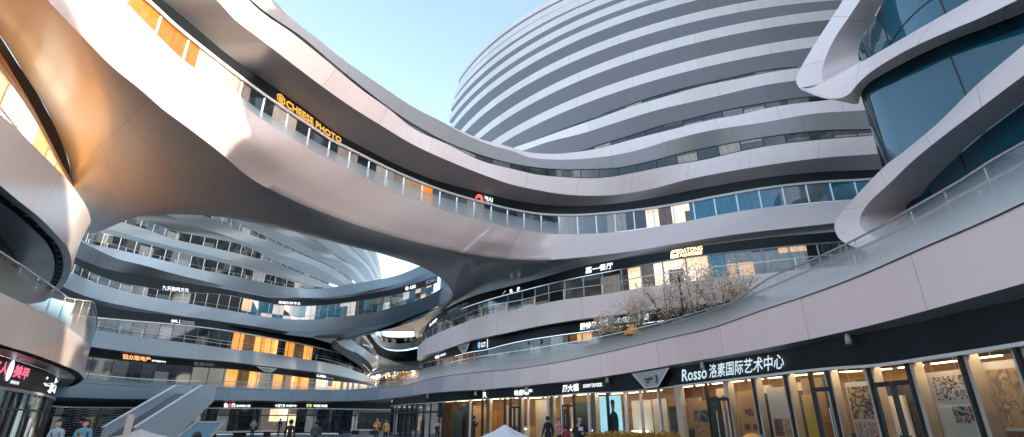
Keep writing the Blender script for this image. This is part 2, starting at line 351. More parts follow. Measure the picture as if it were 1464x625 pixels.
Bk = [(-50,-10,13.5),(0,51,13.5),(35,106,13.5),(66,156,13.4),(96,223.5,13.2),(103,265,13.1),(112,300,12.9),(129,334,12.7),(196,310,12.6),(290,308,12.6),(374,320,12.6),(476,345,12.6),(562,368,12.6),(617,389,12.6),(647,420,12.6),(630,450,12.5),(600,474,12.5),(616,459.5,12.7),(650,434.5,12.8),(692,418.7,12.9),(770,397,12.9),(857,375.5,13.0),(944,360.5,13.3),(1040,346.5,13.6),(1195,331,13.8),(1290,322,13.9)]
Bk.insert(20, (730,407,12.9))
eT, eK, eB = paired(T, Kc, Bk, n=260)
mid1 = eT.P + (eK.P - eT.P) * .55 + (eT.P - eB.P) * np.array([.012, .012, 0])
mid2 = eK.P + (eT.P - eK.P) * .12
ii = np.arange(260); ul = np.clip((ii - 86) / 28, 0, 1) * np.clip((128 - ii) / 22, 0, 1)
rows = []
for k in range(9):
    f = k / 8; q = eK.P + (eB.P - eK.P) * f; q = q.copy(); q[:, 2] -= math.sin(math.pi * f) * .55 * (.3 + ul); rows.append(q)
fr_ = [eT.P + (mid1 - eT.P) * k / 3 for k in range(3)] + [mid1 + (mid2 - mid1) * k / 4 for k in range(4)] + [mid2]
hull = strip('hull', bridge, [m_hullface, m_hullshade], fr_ + rows, keep=True); nf = len(fr_) * 259
hull.data.polygons.foreach_set('material_index', [0] * nf + [1] * (len(hull.data.polygons) - nf))
cr0 = len(fr_) * 260; crease = {(cr0 + j, cr0 + j + 1) for j in range(259) if j < 84 or j > 200}
sa = hull.data.attributes.new('sharp_edge', 'BOOLEAN', 'EDGE'); sa.data.foreach_set('value', [tuple(sorted(e.vertices)) in crease for e in hull.data.edges])
ex = eB.P[146:258].copy(); e2 = ex.copy(); e2[:, :2] += ex[:, :2] / np.linalg.norm(ex[:, :2], axis=1)[:, None] * 3.0; strip('underside_return', bridge, m_hullshade, [ex, e2], n=100)
# rim of the oval void behind the bridge: short upstand over the back edge of the underside
vr = eB.P[67:130]; strip('void_rim', bridge, m_hullshade, [vr, vr + np.array([0, .25, .5]), vr + np.array([0, .4, 2.9])], n=80)
GT = cur([(130,-54),(170,-25),(205,0),(250,40),(300,80),(366,130),(403.5,156),(441,181),(471,201),(506,218.5),(541,236),(591,258.5),(641,277),(691,291),(732,301),(769.5,307),(819.5,309),(857,307),(907,302),(957,295),(1032,281),(1098,270),(1173,262),(1243,258),(1300,252)], P0, 1.0, 200)
FT = cur([(160,-58),(200,-27),(232.5,0),(275,35),(325,77.5),(366,107),(436,156),(478.5,188),(528.5,216),(591,246),(641,263.5),(691,276),(732,286),(769.5,292),(819.5,295),(869.5,292),(932,283.5),(1007,268.5),(1098,253.5),(1173,246),(1258,242),(1310,238)], P0, 1.15, 200)
GB = cur([(x, y) for x, y in P0.Q[::6]], P0, 0.9, 200)
m_bw0 = glaz('amber_glass', [(5, (.33, .10, .012), .03), (3, (.28, .08, .01), .024), (1, (.3, .2, .12), .01)], 1.55, .06, 1.6, seed=31)
m_bw1 = glaz('curtained_glass', [(4, D0, 0), (2, (.5, .46, .4), 0), (2, (.35, .3, .25), 0), (1, (.6, .3, .1), .01)], 1.55, .05, 1.8, seed=33)
m_bw2 = glaz('office_dark_glass', [(5, (.012, .03, .04), 0), (2, (.1, .15, .17), 0), (1, (.4, .36, .3), 0)], 1.55, .04, 1.9, seed=35)
m_bw3 = glaz('sunset_lit_glass', [(3, (.75, .5, .3), .016), (2, (.2, .12, .08), .0), (3, (.8, .6, .42), .018)], 1.0, .05, 1.7, seed=37, vsplit=.45)
m_bw4 = glaz('blue_reflection_glass', [(5, (.02, .2, .31), 0), (2, (.015, .14, .21), 0), (2, (.12, .15, .16), 0)], 1.55, .03, 1.7, seed=39)  # sky reflection painted as blue pane colour
for a_, b_, m_ in ((-60, 278, m_bw0), (278, 575, m_bw1), (575, 617, m_bw0), (617, 815, m_bw2), (815, 925, m_bw2), (925, 988, m_bw3), (988, 1320, m_bw4)):
    wseg('window_band', bridge, m_, GB, GT, a_, b_)
mullions('window_frame', bridge, m_steel, GB, GT, 1.55, .07, .1, rails=(.99,), out=0)
strip('sign_fascia', bridge, m_black, [GT.up(.08), FT], n=200)
mullions('handrail', bridge, m_pale, GT.up(.02), GT.up(.1), 900, .16, .22, rails=(.5,))
# pale strip added to imitate the opposite parapet's reflection in the windows
pr = P0.cut(285, 812); rh = pr.P.copy(); rh[:, 2] += np.interp(pr.Q[:, 0], [285, 330, 400, 560, 700, 812], [.04, .3, .5, .8, 1.05, 1.05]); strip('glass_railing', bridge, m_reflstrip, [pr, rh], n=160)  # added reflection strip, no real railing
W1T = edge([(260,-70),(310,-35),(355,0),(366,11),(416,46),(466,86),(516,127.5),(556,156),(591,183.5),(641,207),(691,231),(732,241.5),(769.5,250),(807,253.5),(844.5,255),(869.5,253.5),(907,247),(957,237),(1007,228.5),(1057,217),(1098,209),(1173,200),(1245,194),(1310,188)], 20.5, 200)
W1B = edge([(240,-55),(280,-25),(310,0),(337,29),(366,51),(416,90),(466,127.5),(507,156),(541,177),(591,207),(641,230),(691,250),(732,264),(769,272),(807,278),(844,280),(882,278.5),(932,270),(982,257),(1032,247),(1098,236),(1173,226),(1254,220),(1312,214)], 19.0, 200)
strip('parapet', bridge, m_white, [W1T, W1B], n=200)
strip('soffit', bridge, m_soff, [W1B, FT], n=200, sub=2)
W2B = edge([(280,-75),(340,-35),(390,0),(416,25),(461,61),(501,92.5),(541,120),(596,156),(628,172),(653.5,186),(673,196),(703,208),(732,216),(757,225),(787,228),(819.5,228),(857,225),(907,216),(957,201),(1007,188.5),(1098,174),(1160,163),(1233,158),(1305,152)], 23.1, 200)
W2T = edge([(292,-64,24.3),(352,-24,24.3),(402,11,24.3),(428,36,24.3),(473,70,24.3),(513,101,24.3),(553,128,24.3),(608,162,24.3),(640,178,24.4),(664,189.5,24.5),(690,200,24.5),(712,205.5,24.5),(732,211,24.5),(747,216,24.5),(782,220,24.5),(827,217,24.5),(857,212,24.5),(907,198.5,24.5),(957,186,24.5),(1014,172,24.5),(1057,164,24.5),(1098,154.5,24.5),(1190,142.5,24.5),(1300,132,24.5)], None, 200)
strip('parapet', bridge, m_white, [W2T, W2B], n=200)
V1T = cur([(265,-64),(345,-10),(380,19),(430,53),(480,95),(530,135),(575,168),(628,198.5),(678,219),(732,234),(757,238.5),(794.5,242),(844.5,242),(882,240),(932,230),(982,217),(1032,207),(1098,195.5),(1173,187),(1243,185),(1310,180)], W1T, .8, 200)
W1I = cur([(x, y) for x, y in W1T.Q[::6]], W1T, .7, 200)
strip('window_band', bridge, m_win, [W1I, V1T], n=200)
mullions('window_frame', bridge, m_dark, W1I, V1T, 1.6, .06, .08, rails=(.98, .03))
strip('soffit', bridge, m_soff, [W2B, V1T], n=200, sub=2)
rb = offs(W2T, 9.0, -.1) if offs(W2T, 9.0)[100, 1] > W2T.P[100, 1] else offs(W2T, -9.0, -.1)
strip('roof', bridge, m_soff, [W2T, rb], n=120)
strip('rear_wall', bridge, m_coolshade, [rb[:110], rb[:110] * np.array([1, 1, 0]) + np.array([0, 0, 15.6])], n=100)
dk = offs(P0, 6.0) if offs(P0, 6.0)[100, 1] > P0.P[100, 1] else offs(P0, -6.0)
# ================================================================== THE DOMED TOWER
tower = thing('domed_tower', 'tall white domed tower ringed by many level bands, rising behind the bridge', 'tower', (36, 90, 0))
RINGS = {3: (42.5, 94.0, 62.7), 4: (36.6, 83.6, 49.5), 5: (36.0, 84.1, 48.3), 6: (35.4, 86.3, 48.4), 7: (37.4, 90.9, 51.9), 8: (38.8, 95.4, 54.3), 9: (38.1, 97.6, 53.7), 10: (36.0, 98.9, 51.2), 11: (35.2, 101.4, 50.2), 12: (35.2, 104.7, 50.5), 13: (35.5, 107, 49.0), 14: (36, 109, 46.5)}
def ring(k, z, inset=0.0, a0=205, a1=315, n=150):
    cx, cy, r = RINGS[k]; A = np.radians(np.linspace(a0, a1, n)); r -= inset
    return np.c_[cx + r * np.cos(A), cy + r * np.sin(A), np.full(n, z)]
def zk(k): return 24.5 + 4.0 * (k - 2)
W3T = edge([(700,224),(732,212),(757,203.5),(817,182),(857,168.5),(894.5,155),(944.5,140),(1007,122.5),(1057,112.5),(1098,104),(1143,97.5),(1220,88),(1300,80)], 28.5, 150)
W3B = edge([(700,231),(732,219),(748,215),(782,203.5),(832,191),(882,175),(949,155),(982,147.5),(1032,136),(1098,121),(1140,115),(1220,105),(1300,97)], 27.3, 150)
strip('parapet', tower, m_tower, [W3T, W3B], n=150)
V2T = cur([(732,219),(780,222),(829,216.5),(857,207),(894.5,196),(944.5,180),(982,171),(1032,158.5),(1098,146.5),(1143,140),(1180,137),(1300,126)], W2T, .8, 140)
W2I = cur([(732,212),(747,217),(782,221),(827,218),(857,213),(907,199.5),(957,187),(1014,173),(1057,165),(1098,155.5),(1190,143.5),(1300,133)], W2T, .7, 140)
strip('window_band', tower, m_win, [W2I, V2T], n=140); mullions('window_frame', tower, m_dark, W2I, V2T, 1.6, .06, .08, rails=(.97,))
strip('soffit', tower, m_towsof, [W3B.cut(732, 1300), V2T], n=140, sub=2)
V3T = cur([(790,192),(817,181),(882,156),(932,139),(982,125),(1032,114),(1098,100),(1145,95),(1300,77)], W3T, .8, 120)
W3I = cur([(790,193),(817,183),(857,169.5),(894.5,156),(944.5,141),(1007,123.5),(1057,113.5),(1098,105),(1143,98.5),(1220,89),(1300,81)], W3T, .7, 120)
strip('window_band', tower, m_win, [W3I, V3T], n=120); mullions('window_frame', tower, m_dark, W3I, V3T, 1.6, .06, .08, rails=(.97,))
for k in range(4, 15):
    z = zk(k); t = ring(k, z); b = ring(k, z - (1.12 if k < 12 else .9), -.02)
    strip('parapet', tower, m_tower, [t, b], n=150)
    if k == 4: lo = np.vstack([ring(3, 29.2, 1.0, 205, 316)])
    else: lo = ring(k - 1, zk(k - 1) + .45, 1.1)
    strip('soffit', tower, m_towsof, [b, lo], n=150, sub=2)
    strip('window_band', tower, m_win, [lo, lo + np.array([0, 0, -.9])], n=150)
top = ring(14, zk(14)); strip('roof', tower, m_tower, [top, top * .35 + np.array([36, 109, zk(14) + 3.5]) * .65, top * .02 + np.array([36, 109, zk(14) + 4.5]) * .98], n=150, sub=4)
# ================================================================== THE TERRACE BUILDING (levels 1 and 2 under the bridge, right)
terr = thing('terrace_building', 'curved pink and grey building under the bridge with two glazed floors behind the terrace', 'building', (8, 45, 0))
D2T = edge([(597,496),(606.6,487),(623.7,477.5),(641,470),(658,463.5),(692.5,451),(744,442),(799.5,429.5),(840,424),(872,419.5),(919.5,411),(971,404),(1022,398),(1071,393.5),(1122.5,388),(1174,383),(1208,381),(1300,371)], 10.2, 150)
D2B = cur([(596.5,514),(603,510.5),(615,506),(641,498),(675,486.5),(720,477),(764.5,467.5),(832,456),(907,446),(970,437),(1040,428),(1098,421),(1200,409),(1300,397)], D2T, 0, 150)
D2B.P[:, 2] = np.clip(D2B.P[:, 2], 8.2, 8.6)
nt_ = arc_on(D2T, True, 3.2, 2.2, 1); nb_ = arc_on(D2B, True, 3.2, 2.2, 1)
for turn in (1, -1):
    q = arc_on(D2T, True, 3.2, 2.2, turn)
    if q[0, 0] > D2T.P[0, 0] - 1.5 and q[0, 1] > D2T.P[0, 1]: nt_, nb_ = q, arc_on(D2B, True, 3.2, 2.2, turn)
strip('parapet', terr, m_white, [nt_, nb_], n=170)
D2GT = cur([(603,482),(609,474),(641,451),(692.5,431),(744,417),(808.6,401),(857,391.5),(904.5,382),(957,372),(1014.5,364),(1098,355),(1160,349),(1205,346),(1300,336)], D2T, .9, 150)
D2FT = cur([(604,476),(614,461),(641,440),(675,424),(718,412),(761,401),(832,381),(882,371),(932,363),(982,354.5),(1057,344.5),(1098,339.5),(1195,331.5),(1300,322)], D2T, 1.0, 150)
D2I = cur([(x, y) for x, y in D2T.Q[::5]], D2T, .8, 150)
m_bw5 = glaz('grey_blind_glass', [(3, (.02, .03, .035), 0), (2, (.3, .3, .29), 0), (1, (.05, .2, .28), 0), (1, (.6, .35, .18), .012)], 1.6, .05, 1.7, seed=44, vsplit=.5)
for a_, b_, m_ in ((597, 745, m_win), (745, 900, m_win), (900, 1016, m_bw3), (1016, 1042, m_bw4), (1042, 1300, m_bw5)): wseg('window_band', terr, m_, D2I, D2GT, a_, b_)
mullions('window_frame', terr, m_frame, D2I, D2GT, 1.6, .06, .1, rails=(.98,))
strip('sign_fascia', terr, m_black, [D2GT.up(.05), D2FT], n=150)
mullions('handrail', terr, m_steel, D2T.up(.0), D2T.up(.75), 3.2, .05, .06, rails=(1.0,))
L1FT = Edge(offs(D2B, 0) + (D2I.P - D2T.P) * 1.0, D2B.Q)
L1GT = cur([(600,521),(620,516),(651,509.5),(670,504.6),(695,500.5),(720,494),(735,490.5),(795,480.5),(840,474.5),(877,469),(950,459),(1040,447),(1200,428),(1300,417)], D2T, 1.0, 150)
L1F2 = cur([(600,516),(620,508),(641,500),(675,489),(720,479),(764.5,469.5),(832,458),(907,448),(970,439),(1040,430),(1098,423),(1200,411),(1300,399)], D2T, 1.0, 150)
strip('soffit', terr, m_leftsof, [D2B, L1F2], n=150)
strip('sign_fascia', terr, m_black, [L1F2, L1GT.up(.05)], n=150)
gb = L1GT.P.copy(); gb[:, 2] = 5.0; gb = Edge(gb, L1GT.Q)
strip('window_band', terr, m_shopdark, [gb, L1GT], n=150); mullions('window_frame', terr, m_frame, gb, L1GT, 1.6, .06, .1, rails=(.55, .99))
# ================================================================== THE ARCADE (ground floor band that rings the court, and its shops)
arc = thing('arcade_building', 'long ground floor arcade with a curved band tinted grey to pink for the light above glazed shops', 'building', (10, 25, 0))
AB = edge([(60,567.3),(82,567.7),(153.7,570),(222,571),(309,572),(373.7,572.8),(440,573.3),(500,573.5),(534,572),(573,567.7),(619,561.7),(660,558.6),(690,557),(745,552),(814,544.6),(865,538),(910,531),(974,519.5),(1045,507),(1098,497),(1148,487),(1198.5,476),(1235.5,467.5),(1315.5,446.5),(1400,423),(1464,405),(1560,376)], [(60,3.4),(150,3.5),(300,3.8),(573,3.8),(660,3.85),(745,3.95),(814,4.05),(974,4.3),(1560,4.3)], 260)
AT = cur([(60,542),(124,548),(209.5,553),(340,556),(388,557.5),(440,558),(491,558),(517,556.5),(579.6,551),(617,541.5),(667.5,534),(732,528.5),(807,516.5),(883,500.5),(958,483),(1008,472),(1098,441.5),(1160.5,421),(1218,399.5),(1325.5,353),(1420.5,312),(1464,291.5),(1540,257)], AB, 0, 260)
AG = cur([(60,522),(124,534),(192,541),(340,546),(388,547),(440,547.5),(491,547),(530,545),(579.6,535),(617,525),(667.5,513),(732,503),(807,491),(880,477),(928,465.5),(971,454),(1005,444),(1050,430),(1098,398.5),(1160,372),(1225.5,341),(1278,312.5),(1310.5,294),(1373,258.5),(1423,226.5),(1464,204),(1540,163)], AB, .05, 260)
AH = cur([(960,462),(1005,449),(1050,432),(1098,412),(1173,379.5),(1263,339.5),(1320.5,309.5),(1385.5,273.5),(1440,246),(1464,232),(1540,193)], AB, .12, 120)
def seg(E_, a, b): return E_.cut(a, b)
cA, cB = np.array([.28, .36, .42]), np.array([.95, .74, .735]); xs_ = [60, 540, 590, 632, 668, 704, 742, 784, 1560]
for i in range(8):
    c_ = cA + (cB - cA) * (i / 7.0); m_ = m_coolshade if i == 0 else m_warmtint if i == 7 else panel('arcade_light_blend', tuple(c_), 5.2, 0, .34, .03, .6, .07, coat=.15)  # cool shade to warm light painted as colour steps along one parapet
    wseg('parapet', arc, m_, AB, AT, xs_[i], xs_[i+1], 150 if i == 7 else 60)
strip('glass_railing', arc, m_frit, [seg(AT, 575, 1560), seg(AG, 575, 1560)], n=180)
strip('glass_railing', arc, m_fritcool, [seg(AT, 60, 576), seg(AG, 60, 576)], n=120)
rp = seg(AG, 1040, 1560); rb_ = seg(AT, 1040, 1560)
mullions('railing_posts', arc, m_steel, rb_, rp, 1.25, .03, .03, n=300, out=-.05)  # upright posts of the railing, all in one mesh
mb = MB(); mb.sweep(seg(AG, 60, 1560), .05, .05); mb.sweep(AH, .06, .06); mb.build('handrail', m_steel, arc)
mb = MB(); mb.sweep(seg(AT, 60, 1560).up(.01), .06, .03); mb.build('coping', m_dark, arc)
# deck behind the railing
dk = seg(AT, 560, 1560); strip('deck', arc, m_soff, [dk.up(-.25), Edge(dk.P * np.array([1.12, 1.12, 1]) + np.array([6, 6, -.25]))], n=60)
# soffit, fascia and lintel line of the right shops
AF = cur([(560,570.5),(575,569.5),(619,563.5),(660,560.5),(690,559),(745,554),(814,547),(865,540.5),(910,534.5),(965,525.5),(1045,512.5),(1120,500),(1173,488),(1239,475.5),(1283,467),(1370,447),(1464,426),(1560,402)], AB, .55, 160)
AL = cur([(560,581),(575,579),(619,576),(660,572.8),(725,569),(783,567),(831,562.5),(897,560),(967,552.5),(1037,544),(1098,537),(1114,535),(1210,525.6),(1239,524),(1349,509.5),(1464,492),(1560,477)], AB, .6, 160)
strip('soffit', arc, m_soff, [seg(AB, 560, 1560), AF], n=140)
strip('sign_fascia', arc, m_black, [AF, AL.up(.03)], n=140)
mb = MB(); mb.sweep(seg(AL, 967, 1560), .22, .09); mb.sweep(seg(AL, 560, 967), .16, .06); mb.build('lintel', m_pale, arc)
# ================================================================== THE COURTYARD BUILDING (tinted blue-grey for its shade, seen under the bridge)
court = thing('courtyard_building', 'stacked balcony building, tinted blue grey for its shade, seen through the void under the bridge', 'building', (-28, 66, 0))
CL2T = edge([(100,467),(127.6,470.5),(175,478),(226.6,485),(278,491.6),(340,500),(371,503),(422.5,511.5),(465,518.5),(491,525),(516,533.5),(533,541)], [(100,10.2),(400,10.2),(533,9.0)], 140)
CL2B = cur([(100,491.5),(132,496),(175,502),(226.6,508.7),(278,513.5),(320,516.5),(371,522.5),(422.5,528.5),(465,534),(508,542.5),(528,548),(535,551)], CL2T, 0, 140)
strip('parapet', court, m_coolshade, [CL2T, CL2B], n=140)
CL2G = cur([(100,450),(124,453),(192.5,459.4),(244,463.7),(295,469),(340,475.5),(354,478),(397,485.6),(448,496),(482,504.5),(508,514.5),(525,527),(532,535)], CL2T, 1.0, 140)
CL2F = cur([(100,432),(114,436),(158,446),(209.5,451.5),(278,458.5),(340,467),(371,471.5),(422.5,480.5),(465,492),(500,503),(516,511.5),(528,525),(533,532)], CL2T, 1.3, 140)
CL2I = cur([(x, y) for x, y in CL2T.Q[::5]], CL2T, .8, 140)
def cband(a, b, m, nm='window_band'): wseg(nm, court, m, CL2I, CL2G, a, b)
cband(100, 330, m_wincool); cband(330, 395, m_orange); cband(395, 406, m_wincool); cband(406, 445, m_orange); cband(445, 533, m_wincool)
mullions('window_frame', court, m_dark, CL2I, CL2G, 1.5, .07, .08, rails=(.98,))
strip('sign_fascia', court, m_black, [CL2G, CL2F.up(.35)], n=140)
mullions('handrail', court, m_steel, CL2T, CL2T.up(.85), 2.4, .035, .035, rails=(.55, 1.0))
mb = MB(); mb.sweep(CL2G.up(.02), .1, .14); mb.build('lintel', m_pale, court)
C1F = cur([(100,494),(132,498.5),(175,504.5),(278,515.5),(320,518.5),(371,524.5),(422.5,530.5),(465,536),(508,544),(530,549)], CL2T, .3, 120)
C1G = cur([(100,506),(130,509.5),(175,514.6),(244,521.5),(295,525),(340,528),(371,531.5),(422.5,537.5),(474,544),(516,548.5),(530,551)], CL2T, .5, 120)
strip('soffit', court, m_coolsof, [CL2B, C1F], n=120)
c1b = Edge(np.c_[C1G.P[:, :2], np.full(120, 3.6)], C1G.Q)
strip('sign_fascia', court, m_black, [C1F, C1G], n=120)
for a, b, m in ((100, 325, m_wincool), (325, 372, m_orange), (372, 392, m_wincool), (392, 442, m_orange), (442, 530, m_warm)):
    wseg('window_band', court, m, c1b, C1G, a, b)
mullions('window_frame', court, m_dark, c1b, C1G, 2.2, .09, .08, rails=(.99, .45))
# level 3: parapet that turns into the belly of the ring around the void
CP0T = edge([(70,379),(90,385),(105,390),(124,399.6),(158,410.7),(192.5,420),(244,429.5),(295,438.5),(340,446),(354,449),(388,454),(422,456.8),(457,456.3),(491,452.6),(531,447),(565,438.6),(599.5,428),(625,416),(633,411.5),(641,410),(647,416)], 15.5, 170)
CP0B = edge([(60,398,13.8),(80,406,13.8),(92,411,13.8),(115.6,421,13.8),(141,429,13.8),(192.5,440,13.8),(244,449,13.8),(295,457.7,13.8),(340,463.7,13.8),(354,466,13.8),(388,471.5,13.8),(422,474,13.8),(457,474,13.8),(491,471,13.9),(535,466,14.0),(572,458.5,14.2),(610,446.5,14.4),(636,433,14.6),(646,423,15.0),(648,419,15.3)], None, 170)
strip('parapet', court, m_coolshade, [CP0T, CP0B], n=170, sub=2)
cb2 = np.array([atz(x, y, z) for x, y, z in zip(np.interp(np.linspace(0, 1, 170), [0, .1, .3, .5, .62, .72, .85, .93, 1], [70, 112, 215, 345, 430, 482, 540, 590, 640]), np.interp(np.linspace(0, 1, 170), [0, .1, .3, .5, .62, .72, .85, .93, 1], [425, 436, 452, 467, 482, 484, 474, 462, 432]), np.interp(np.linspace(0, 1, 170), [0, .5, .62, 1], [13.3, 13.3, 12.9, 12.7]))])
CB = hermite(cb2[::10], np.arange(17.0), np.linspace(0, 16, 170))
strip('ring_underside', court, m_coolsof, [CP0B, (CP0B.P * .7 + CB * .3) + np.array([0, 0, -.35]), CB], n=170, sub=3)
C2 = np.vstack([CB[100:], [atz(640, 470, 12.7)]]); strip('ring_underside', court, m_coolsof, [CB[95:150], np.array([atz(x, y, 13.6) for x, y in ((470, 500), (500, 486), (552, 471), (600, 452), (645, 430))])], n=40)
CP0I = cur([(x, y) for x, y in CP0T.Q[::5] if x < 626], CP0T, .8, 150)
CP0G = cur([(90,370),(105,377),(136,392),(170,404),(210,411),(250,417),(290,419),(320,421),(354,427),(397,435.5),(431,437.2),(465,436),(499,432),(533,427),(570,420),(600,412),(630,403)], CP0T, .8, 150)
CP0F = cur([(80,352),(105,366),(150,384),(210,395),(265,404),(320,413),(354,420),(388,426),(422,428.7),(465,428),(499,424.7),(531,419.5),(570,411.2),(600,403),(626,394)], CP0T, .95, 150)
for a, b, m in ((70, 250, m_wincool), (250, 270, m_wincool), (270, 344, m_blackm), (344, 633, m_winblue)):
    wseg('window_band', court, m, CP0I, CP0G, a, b)
mullions('window_frame', court, m_frame, CP0I, CP0G, 1.5, .05, .08, rails=(.25, .98))
strip('sign_fascia', court, m_black, [CP0G, CP0F], n=150)
wa = CP0T.at(CP0T.at_px(629)) * np.array([1.02, 1.02, 1]); wb = np.array(atz(653, 424, 12.6)) * np.array([1.01, 1.01, 1]); mb = MB(); mb.quad([zed(wa[None], 13)[0], zed(wb[None], 12.7)[0], zed(wb[None], 19)[0], zed(wa[None], 19)[0]]); mb.build('end_wall', m_coolshade, court)
CW1T = edge([(95,331),(128,348),(160,355),(194,363),(236.6,373),(279,384),(320,392),(354,399),(388,406.5),(422,411.6),(439.5,413),(462,412.4),(499,406.5),(533,401),(570,393),(596,382.5),(640,362)], 20.3, 160)
CW1B = edge([(85,333),(110,342),(127,351),(143,359),(168,370),(202,378.5),(245,390.5),(288,401),(320,408.5),(354,416.5),(388,422.7),(422,425.3),(465,425.3),(491,422),(531,414.5),(570,405.5),(600,394.5),(616,388),(655,366)], 18.9, 160)
strip('parapet', court, m_coolshade, [CW1T, CW1B], n=160); strip('soffit', court, m_coolsof, [CW1B, CP0F], n=150, sub=2)
mullions('handrail', court, m_frame, CW1T.cut(95, 440), CW1T.cut(95, 440).up(.45), 1.9, .04, .05, rails=(1.0,))
# levels above: balconies of the tower behind
def clevel(zt, top, bot, wtop, base, ph=1.3):
    Tt = edge(top, zt, 120); Bb = edge(bot, zt - ph, 120)
    strip('parapet', court, m_coolshade_up, [Tt, Bb], n=120)
    wt = cur(wtop, Tt, .8, 120); wi = cur([(x, y + 1) for x, y in Tt.Q[::6]], Tt, .7, 120)
    strip('window_band', court, m_wincool, [wi, wt], n=120); mullions('window_frame', court, m_frame, wi, wt, 1.7, .05, .08, rails=(.97,))
    return Tt, Bb, wt
CW1G = cur([(95,315),(130,330),(150,334),(200,346),(250,359),(300,371),(340,380.5),(400,396.5),(440,408),(462,411)], CW1T, .8, 120)
c1i = cur([(x, y + 1) for x, y in CW1T.Q[::6] if x < 470], CW1T, .7, 120)
strip('window_band', court, m_wincool, [c1i, CW1G], n=120); mullions('window_frame', court, m_frame, c1i, CW1G, 1.7, .06, .08, rails=(.97,))
T2, B2, G2 = clevel(24.3, [(140,305),(166.6,315.4),(202,325.6),(245,341),(288,351),(340,362.5),(402,380),(436,394),(460,403),(484,413)], [(110,308),(149.5,325.6),(168,331),(202,341),(236.6,350),(288,362),(340,376),(361,382),(400,393.5),(440,407),(464,415)], [(140,294),(168,303),(203,314),(250,330),(300,340),(342,348.5),(396,373),(442,393),(465,402.5),(486,410)], None)
strip('soffit', court, m_coolsof, [B2, CW1G], n=120, sub=2)
T3, B3, G3 = clevel(28.3, [(260,300),(300,311.5),(340,329),(400,351),(440,368),(468.6,380),(490,394),(505,404),(512,410)], [(215,297),(245,310),(288,325.6),(340,342.5),(400,364),(448,380),(478,397),(495,408),(502,414)], [(270,294),(320,308),(372,334),(408,350),(429,360),(451,370),(487,388),(509,405),(515,411)], None)
strip('soffit', court, m_coolsof, [B3, G2], n=120, sub=2)
T4, B4, G4 = clevel(32.3, [(380,300),(423.6,332),(442.5,341.5),(459.5,351),(485,370),(504,380),(520,395),(530,407)], [(340,298),(371,320),(408,336),(435.5,351),(459.5,364.6),(496,380),(512,395),(522,407)], [(395,300),(424,331),(441,340),(456,346.5),(482,365),(508,383),(522,397),(531,407)], None)
strip('soffit', court, m_coolsof, [B4, G3], n=120, sub=2)
T5, B5, G5 = clevel(36.3, [(460,310),(497,351),(510,363),(526.6,380),(536,394),(541,405)], [(440,305),(478,345),(500,364),(522,380),(531,394),(537,405)], [(462,309),(499,351),(512,363),(528,380),(537,394),(541.5,404)], None)
strip('soffit', court, m_coolsof, [B5, G4], n=120, sub=2)
T6, B6, G6 = clevel(40.3, [(505,330),(526,358.7),(534,372),(541,388),(545,402)], [(495,330),(517.6,356),(528,372),(538,390),(543,402)], [(506,329),(527,358),(535,372),(542,388),(545.5,402)], None)
strip('soffit', court, m_coolsof, [B6, G5], n=120, sub=2)
T7, B7, G7 = clevel(44.3, [(525,338),(537,362),(541,375),(544,392),(545.5,402)], [(520,338),(535.5,361),(540,375),(543.5,392),(545.2,402)], [(526,337),(538,362),(542,375),(544.3,392),(545.7,402)], None)
strip('soffit', court, m_coolsof, [B7, G6], n=120, sub=2)
# ground floor shops of the court
CGF = cur([(60,573),(92,573.5),(153.7,574),(222,574.5),(309,575),(373,575.5),(440,576),(500,576),(534,575.5),(560,575)], AB, .7, 120)
CGL = cur([(60,580),(92,582),(179,583),(297,583.5),(373.7,584),(470,584.5),(500,585),(530,585.5),(560,586)], AB, .8, 120)
strip('soffit', arc, m_coolsof, [seg(AB, 60, 560), CGF], n=120)
strip('sign_fascia', arc, m_black, [CGF, CGL], n=120)
mb = MB(); mb.sweep(CGL, .1, .12); mb.build('lintel', m_pale, arc)
cg0 = CGL.setz(.12)
for a, b, m in ((60, 92, m_shopdark), (92, 180, m_wincool), (180, 297, m_shopdark), (297, 373, m_shopdark), (373, 425, m_warm), (425, 505, m_shopdark)):
    wseg('shop_window', arc, m, cg0, CGL, a, b)
mullions('shop_frame', arc, m_dark, cg0.cut(60, 510), CGL.cut(60, 510), 3.1, .12, .12, rails=(.02, .72))
# louvred glazing left of the stair: level white blinds
q0, q1 = cg0.cut(92, 180), CGL.cut(92, 180)
mb = MB()
for k in range(1, 12):
    a, b = rs(q0, 40), rs(q1, 40); w = a + (b - a) * (k / 12.0) + np.array([0, -.12, 0]); w[:, 2] += .05 * np.sin(np.arange(40) * .5 + k * .4); mb.sweep(w, .02, .045)
mb.build('blind', m_steel, arc)
# ================================================================== FAR PASSAGE under the ring
far = thing('passage_building', 'curved balconies and bridge, tinted grey for their shade, at the far end of the passage', 'building', (-8, 100, 0))
f1t = edge([(486,482),(494,482),(513,494),(530,506),(541.7,515),(552,523)], 14.0, 60); f1b = edge([(474,488),(480,487.6),(487,494),(504,503),(521,512),(529,520),(534,528)], 12.2, 60)
strip('parapet', far, m_coolshade, [f1t, f1b], n=60)
f1g = edge([(490,480,16),(510,478.5,16.4),(525,489,16.2),(540,503,15.8),(556,515,15.2)], None, 60)
strip('window_band', far, m_wincool, [f1t.up(.02), f1g], n=60); mullions('window_frame', far, m_steel, f1t, f1g, 2.5, .08, .08, rails=(.98,))
f1s = edge([(474,497,10.5),(500,514,10.3),(515,524,10),(526,537,9.3)], None, 60); strip('soffit', far, m_blackm, [f1b, f1s], n=60)
f2t = edge([(530,470),(536,475.6),(543,486),(555,490),(572.5,491.3),(589.5,488.6),(606.6,486),(625,483)], 19.0, 80)
f2b = edge([(515,470),(526,476.5),(538,491),(552,498.7),(572.5,500.5),(596,496.5),(625,490)], 16.8, 80)
strip('parapet', far, m_coolshade, [f2t, f2b], n=80)
